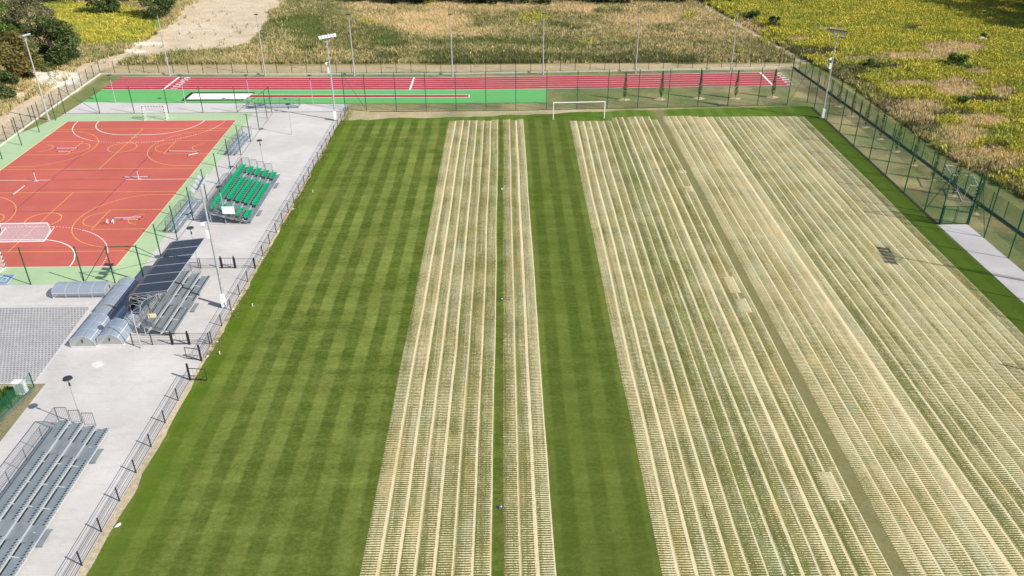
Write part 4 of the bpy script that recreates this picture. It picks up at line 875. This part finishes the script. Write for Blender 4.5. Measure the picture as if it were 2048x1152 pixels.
mast(-24.2, 113.7, 11.5, (.66, -.75), 'floodlight mast by the far left pitch corner, its white lamps seen from behind', 6, R(-25))
mast(45.05, 113.2, 11.9, (-.62, -.78), 'floodlight mast at the far right pitch corner before the golden field', 6, R(55), 0, True, 2)
mast(-24.85, 62.3, 11.5, (1, .12), 'tall floodlight mast by the roofed stand with lamps facing both ways', 5, R(40), 4, True, 0, .55, 'galv')
mast(-65.45, 114.7, 11.7, (.95, -.3), 'plain mast with a single lamp bar at the left court edge before the bushes', 2, R(80), 0, False, 0, .7, 'galv')
mast(51.7, 63.6, 12.3, (-1, .15), 'floodlight mast just outside the right picture edge, its shadow on the straw', 5, R(30), 0, False, 0, .72, 'dark', .13)
# ================================================================ VEGETATION
def leaves(n, pts_fn, size, rs):
    """n leaf clumps: small bent quads scattered through the crown"""
    c = pts_fn(n); nrm = rs.normal(size=(n, 3)); nrm[:, 2] = np.abs(nrm[:, 2])+.3; nrm /= np.linalg.norm(nrm, axis=1)[:, None]
    a = np.cross(nrm, rs.normal(size=(n, 3))); a /= np.linalg.norm(a, axis=1)[:, None]; b = np.cross(nrm, a); s = size*(.55+.9*rs.random((n, 1)))
    v = np.stack([c-a*s, c-b*s*.55, c+a*s, c+b*s*.55], 1).reshape(-1, 3); return v
def raw_mesh(name, v, k, mat, parent=None, mi=None):
    me = bpy.data.meshes.new(name); n = len(v)//k; me.vertices.add(len(v)); me.vertices.foreach_set('co', v.astype(np.float32).ravel()); me.loops.add(len(v)); me.loops.foreach_set('vertex_index', np.arange(len(v), dtype=np.int32))
    me.polygons.add(n); me.polygons.foreach_set('loop_start', np.arange(0, len(v), k, dtype=np.int32)); me.polygons.foreach_set('loop_total', np.full(n, k, np.int32))
    for mm in (mat if isinstance(mat, list) else [mat]): me.materials.append(mm)
    if mi is not None: me.polygons.foreach_set('material_index', mi.astype(np.int32))
    me.update(calc_edges=True); o = bpy.data.objects.new(name, me); C.objects.link(o); o.parent = parent; return o
LM = {'dark': leafmat('dark_green_leaves', (.042, .068, .018), (.115, .155, .048)), 'olive': leafmat('olive_leaves', (.095, .10, .025), (.22, .195, .055), (.21, .135, .045)), 'light': leafmat('fresh_green_leaves', (.06, .11, .018), (.14, .21, .04)),
      'grey': leafmat('grey_green_leaves', (.09, .105, .05), (.20, .20, .10)), 'forest': leafmat('forest_leaves', (.018, .034, .012), (.045, .065, .022)), 'poplar': leafmat('poplar_leaves', (.04, .07, .02), (.09, .13, .035))}
def tree(x, y, wd, h, mat, lab, name='bush_tree', cat='tree', group=None, n=5000, size=.20, lobes=26, low=.05, seed=0):
    rs = np.random.default_rng(seed+int(abs(x)*10)); t = thing(name, (x, y, 0), lab, cat, group)
    b = MB(); th = h*.55; b.tube((x, y, -.05), (x+.1, y, th), max(.06, wd*.03), max(.03, wd*.012), 8)
    for k in range(6):
        a = k*1.05+rs.random(); e = Vector((x+math.cos(a)*wd*.3, y+math.sin(a)*wd*.3, h*(.45+.4*rs.random()))); b.tube((x+.05, y, h*(.12+.3*rs.random())), e, wd*.012+.02, .015, 6)
    b.build('trunk', M['bark'], t)
    lc = []
    for k in range(lobes):
        a = rs.random()*6.283; zz = low+(1-low)*rs.random(); rad = wd/2*math.sqrt(max(.05, 1-(max(0, zz-.38)/.66)**2))*(.25+.72*math.sqrt(rs.random())); lc.append((math.cos(a)*rad, math.sin(a)*rad, h*(zz*.86), wd*(.10+.12*rs.random())))
    lc = np.array(lc)
    def pts(m):
        k = rs.integers(0, len(lc), m); d = rs.normal(size=(m, 3)); d /= np.linalg.norm(d, axis=1)[:, None]; d *= (.45+.6*rs.random((m, 1))**.5)
        p = lc[k, :3]+d*lc[k, 3:4]*np.array([1, 1, .85]); p[:, 2] = np.clip(p[:, 2], .05, None); return p
    raw_mesh('crown', leaves(n, pts, size, rs), 4, LM[mat], t); return t
def pl_(px, py): p = at(px, py); return p.x, p.y
tree(*pl_(110, 129), 8.8, 8.3, 'dark', 'big rounded dark green bush tree beside the white sand heap', n=11000, lobes=34, seed=1)
tree(*pl_(32, 166), 8.2, 8.8, 'olive', 'brownish olive tree behind the plain mast at the left edge', n=10000, lobes=32, seed=2)
tree(*pl_(-6, 196), 6.4, 6.0, 'dark', 'dark shrub cut by the left picture edge below the olive tree', n=6000, seed=3)
tree(*pl_(8, 82), 9.0, 9.0, 'light', 'fresh green tree in the top left corner', n=7000, seed=4)
tree(*pl_(66, 72), 8.5, 9.0, 'grey', 'grey green willow-like tree behind the big dark bush', n=7000, seed=5, size=.17)
tree(*pl_(208, 30), 6.2, 6.5, 'dark', 'dark bush at the top edge in the yellow flowers', n=5000, seed=6)
tree(*pl_(322, 38), 9.0, 8, 'dark', 'wide dark bush at the top edge where the sandy track bends', n=7000, seed=7)
tree(*pl_(135, 4), 9, 7, 'forest', 'dark bush at the top edge left of the yellow flowers', n=5000, seed=8)
tree(*pl_(270, 2), 8, 7, 'forest', 'dark bush at the top edge between two other bushes', n=4000, seed=9)
tree(*pl_(1547, 57), 3.0, 2.6, 'dark', 'lone dark shrub in the golden field near the light poles', 'shrub', 'shrub', n=1200, size=.16, lobes=12, seed=10)
tree(*pl_(1505, 40), 2.8, 2.2, 'dark', 'low dark shrub at the upper left edge of the golden field', 'shrub', 'shrub', n=1000, size=.16, lobes=10, seed=11)
tree(*pl_(1912, 136), 4.4, 2.4, 'light', 'spreading green shrub in the right golden field', 'shrub', 'shrub', n=1600, size=.17, lobes=14, seed=12)
tree(*pl_(1744, 138), 2.4, 1.7, 'light', 'small leafy green shrub right of the far right mast', 'shrub', 'shrub', n=800, size=.17, lobes=10, seed=13)
tree(*pl_(1930, 216), 2.6, 1.8, 'light', 'small leafy green shrub low in the right golden field', 'shrub', 'shrub', n=800, size=.17, lobes=10, seed=14)
tree(*pl_(1970, 82), 2.6, 1.4, 'dark', 'dark low shrub beside the pale boulder', 'shrub', 'shrub', n=700, size=.16, lobes=8, seed=15)
FP = [(114, 165, 10), (117, 170, 14), (120, 175, 17), (124, 180.5, 21), (128, 187, 24), (133, 193, 27), (124, 170, 15), (129, 177, 20), (134, 184, 24), (139, 190, 27), (112, 200, 13), (105, 204, 12), (98, 207, 11), (118, 204, 15), (125, 199, 17), (90, 209, 11), (83, 211, 10)]
FP_ = [(106, 196), (113, 188), (119, 181), (126, 189), (133, 179), (122, 199), (114, 205), (130, 204), (140, 195), (104, 209), (95, 210), (86, 212), (141, 178), (128, 172), (140, 170), (136, 187), (132, 167), (141, 164), (76, 214), (68, 211), (110, 213)]
for k, (x, y, h_) in enumerate(FP):
    tree(x-2.5, y, 9.5+1.5*math.sin(k), h_*1.22, 'forest', 'tall dark forest tree at the top right field edge', 'forest_tree', 'tree', 'forest edge', n=3800, size=.33, lobes=30, seed=30+k)
for k, x in enumerate(np.linspace(-30, 62, 14)): tree(x+2*math.sin(k*3), 198.3+.8*math.cos(k*2)+.02*abs(x-10), 8.5, 9+2*math.sin(k*1.3), 'forest', 'dark hedge tree along the top edge of the meadow', 'hedge_tree', 'tree', 'hedge beyond the meadow', n=2500, size=.3, lobes=22, seed=60+k)
def poplar(x, y, h, lab, grp, mr=1.):
    rs = np.random.default_rng(int(x*7+y)); t = thing('young_poplar', (x, y, 0), lab, 'tree', grp)
    MB().tube((x, y, -.02), (x+.03, y, h), .045, .012, 7).build('trunk', M['bark'], t)
    def pts(m):
        z = (.12+.88*rs.random(m))*h; f = z/h; rad = .34*np.sin(np.clip((1-f)*1.15, 0, 1)*math.pi*.5+.12)*np.clip(f*4, .3, 1); a = rs.random(m)*6.283; r_ = rad*np.sqrt(rs.random(m)); return np.stack([x+np.cos(a)*r_-x, y+np.sin(a)*r_-y, z], -1)
    raw_mesh('crown', leaves(620 if mr == 1 else 330, pts, .085, rs), 4, LM['poplar'], t)
    b = MB(); pp = [(x+mr*(.55+.5*rs.random())*math.cos(i*.449)*1.1, y+mr*(.5+.5*rs.random())*math.sin(i*.449)) for i in range(14)]; b.add([(*p, .0) for p in pp]+[(x, y, .10)], [(i, (i+1) % 14, 14) for i in range(14)]); b.build('mulch_ring', M['mulch'], t)
for k, (px, py) in enumerate([(1249, 199.5), (1321.7, 198.6), (1398.4, 196.2), (1470.5, 196.8), (1544.5, 194.3)]): p = at(px, py); poplar(p.x, p.y, 4.3, f'{ORD[k]} slim poplar from the left in the row before the running track', 'young poplars by the track')
for k in range(9): poplar(49.3+.16*k, 118.5-4.75*k, 4.1, f'{ORD[k]} slim poplar from the far corner between the two right green fences', 'young poplars by the right fence', .62)
p = at(1962, 84); t = thing('boulder', p, 'pale grey boulder in the golden field near the forest', 'boulder'); b = MB(); rr = random.Random(4)
vs = []; 
for i in range(6):
    for j in range(12): a = j*.5236; ph = -.3+i*.36; k_ = .9+.25*rr.random(); vs.append((p.x+1.15*k_*math.cos(a)*math.cos(ph), p.y+.8*k_*math.sin(a)*math.cos(ph), max(-.02, .7*k_*math.sin(ph)+.25)))
b.add(vs, [(i*12+j, i*12+(j+1) % 12, (i+1)*12+(j+1) % 12, (i+1)*12+j) for i in range(5) for j in range(12)]+[tuple(range(60, 72))]); b.build('rock', simple('grey_boulder_stone', (.42, .41, .39), .9, 0, .3, 2), t, True)
p = at(338, 32); t = thing('orange_netting', (p.x, p.y, 0), 'crumpled orange safety netting beside the wide bush on the sandy track', 'safety netting'); b = MB(); n = 14
vs = [(p.x-2.2+4.6*i/n+.2*math.sin(i*j), p.y-1.2+2.4*i/n+(j-1)*.4, .12+.22*abs(math.sin(i*1.7+j*2.3))) for i in range(n+1) for j in range(3)]
b.add(vs, [(i*3+j, (i+1)*3+j, (i+1)*3+j+1, i*3+j+1) for i in range(n) for j in range(2)]); b.build('netting', simple('orange_plastic_mesh', (.60, .20, .03), .7, 0, .3, 3), t)
# --- meadow plants: four kinds, scattered over the open ground beyond the fences
def scatter(n):
    """even cover as seen from the air: dense enough to hide the soil"""
    x = rng.uniform(-118, 150, n); y = rng.uniform(40, 214, n); W, px, py = weights(x, y)
    vis = (px > -160) & (px < 2330) & (py > -45) & ((y > 145.2-.012*(x+60)*(x > -60)*(x < 50)) | (x > 53.5) & inpoly(px, py, FIELD_R) | (x < -69.5)) & (py < 470)
    return x[vis], y[vis], W[:, vis], py[vis]
sx_, sy_, SW, spy = scatter(1350000)
r_ = rng.random(len(sx_)); cum = np.cumsum(SW, 0); kind = (r_[None] > cum).sum(0)
def tufts(name, mask, hmin, hmax, nb, wd, mats, lab, plume=False, lean=.35):
    x, y = sx_[mask], sy_[mask]; n = len(x); m = n*nb
    bx = np.repeat(x, nb)+rng.normal(0, .16, m); by = np.repeat(y, nb)+rng.normal(0, .16, m); cl = .65+.7*fbm(x, y, 3.5, 8, 3)
    h = np.repeat(hmin+(hmax-hmin)*rng.random(n), nb)*np.repeat(cl, nb)*(.7+.6*rng.random(m)); a = rng.random(m)*6.283; lx, ly = rng.normal(0, lean, (2, m))*h
    base = np.stack([bx, by, np.full(m, -.05)], -1); tip = np.stack([bx+lx, by+ly, h], -1); s = np.stack([np.cos(a), np.sin(a), np.zeros(m)], -1)*(wd*(.6+.8*rng.random(m)))[:, None]
    mid = base+(tip-base)*.62
    if plume:
        v = np.concatenate([np.stack([base-s*.6, base+s*.6, mid+s, mid-s], 1), np.stack([mid-s*1.1, mid+s*1.1, tip+s*.9, tip-s*.9], 1)]).reshape(-1, 3); mi = np.repeat([0, 1], m)
    else:
        v = np.stack([base-s, base+s, tip+s*.25, tip-s*.25], 1).reshape(-1, 3); mi = None
    o = raw_mesh(name, v, 4, mats, None, mi); tag(o, lab, 'vegetation', None, 'stuff'); return o
lk = lambda nm, a, b, e=None: leafmat(nm, a, b, e)
keep = rng.random(len(sx_)) < np.where(sx_ > 53, .85, .62)
tufts('goldenrod', (kind == 2) & keep, .35, .85, 6, .06, [lk('goldenrod_stems', (.17, .20, .04), (.34, .36, .08)), lk('goldenrod_flowers', (.38, .36, .05), (.66, .57, .085), (.33, .36, .06))], 'yellow flowering goldenrod filling the fields', True)
tufts('dry_grass', (kind == 0) & keep, .25, .65, 5, .05, lk('dry_grass_blades', (.58, .42, .20), (.90, .70, .41), (.56, .47, .22)), 'tall dry straw coloured grass in the meadow', False, .4)
tufts('meadow_grass', (kind == 1) & keep, .25, .7, 5, .05, lk('green_grass_blades', (.10, .135, .03), (.22, .26, .075), (.24, .225, .085)), 'green meadow grass beyond the track', False, .4)
tufts('brown_weeds', (kind == 3) & keep, .25, .65, 4, .05, lk('brown_weed_stems', (.085, .07, .032), (.20, .15, .08), (.10, .115, .04)), 'dark brown and olive weeds in the meadow', False, .35)
# weeds along the pitch barrier and in the corner plot
n = 1500; wy = rng.uniform(50, 118, n); wx = -24.72+.0166*(wy-28)+.45+rng.normal(0, .22, n); ok = fbm(wx*0, wy, 3, 4, 3) > .46; sx_, sy_ = wx[ok], wy[ok]
tufts('edge_weeds', np.ones(len(sx_), bool), .05, .18, 4, .022, lk('edge_weed_blades', (.10, .13, .025), (.30, .25, .10)), 'thin weeds along the foot of the pitch barrier', False, .5)
n = 2600; wy = rng.uniform(30, 50.3, n); wx = -36.7-.13*(50-wy)-np.abs(rng.normal(0, 1.1, n)); sx_, sy_ = wx, wy
tufts('plot_grass', np.ones(n, bool), .12, .4, 5, .035, lk('plot_grass_blades', (.03, .09, .015), (.09, .20, .03)), 'rank green grass along the mesh fence of the corner plot', False, .4)
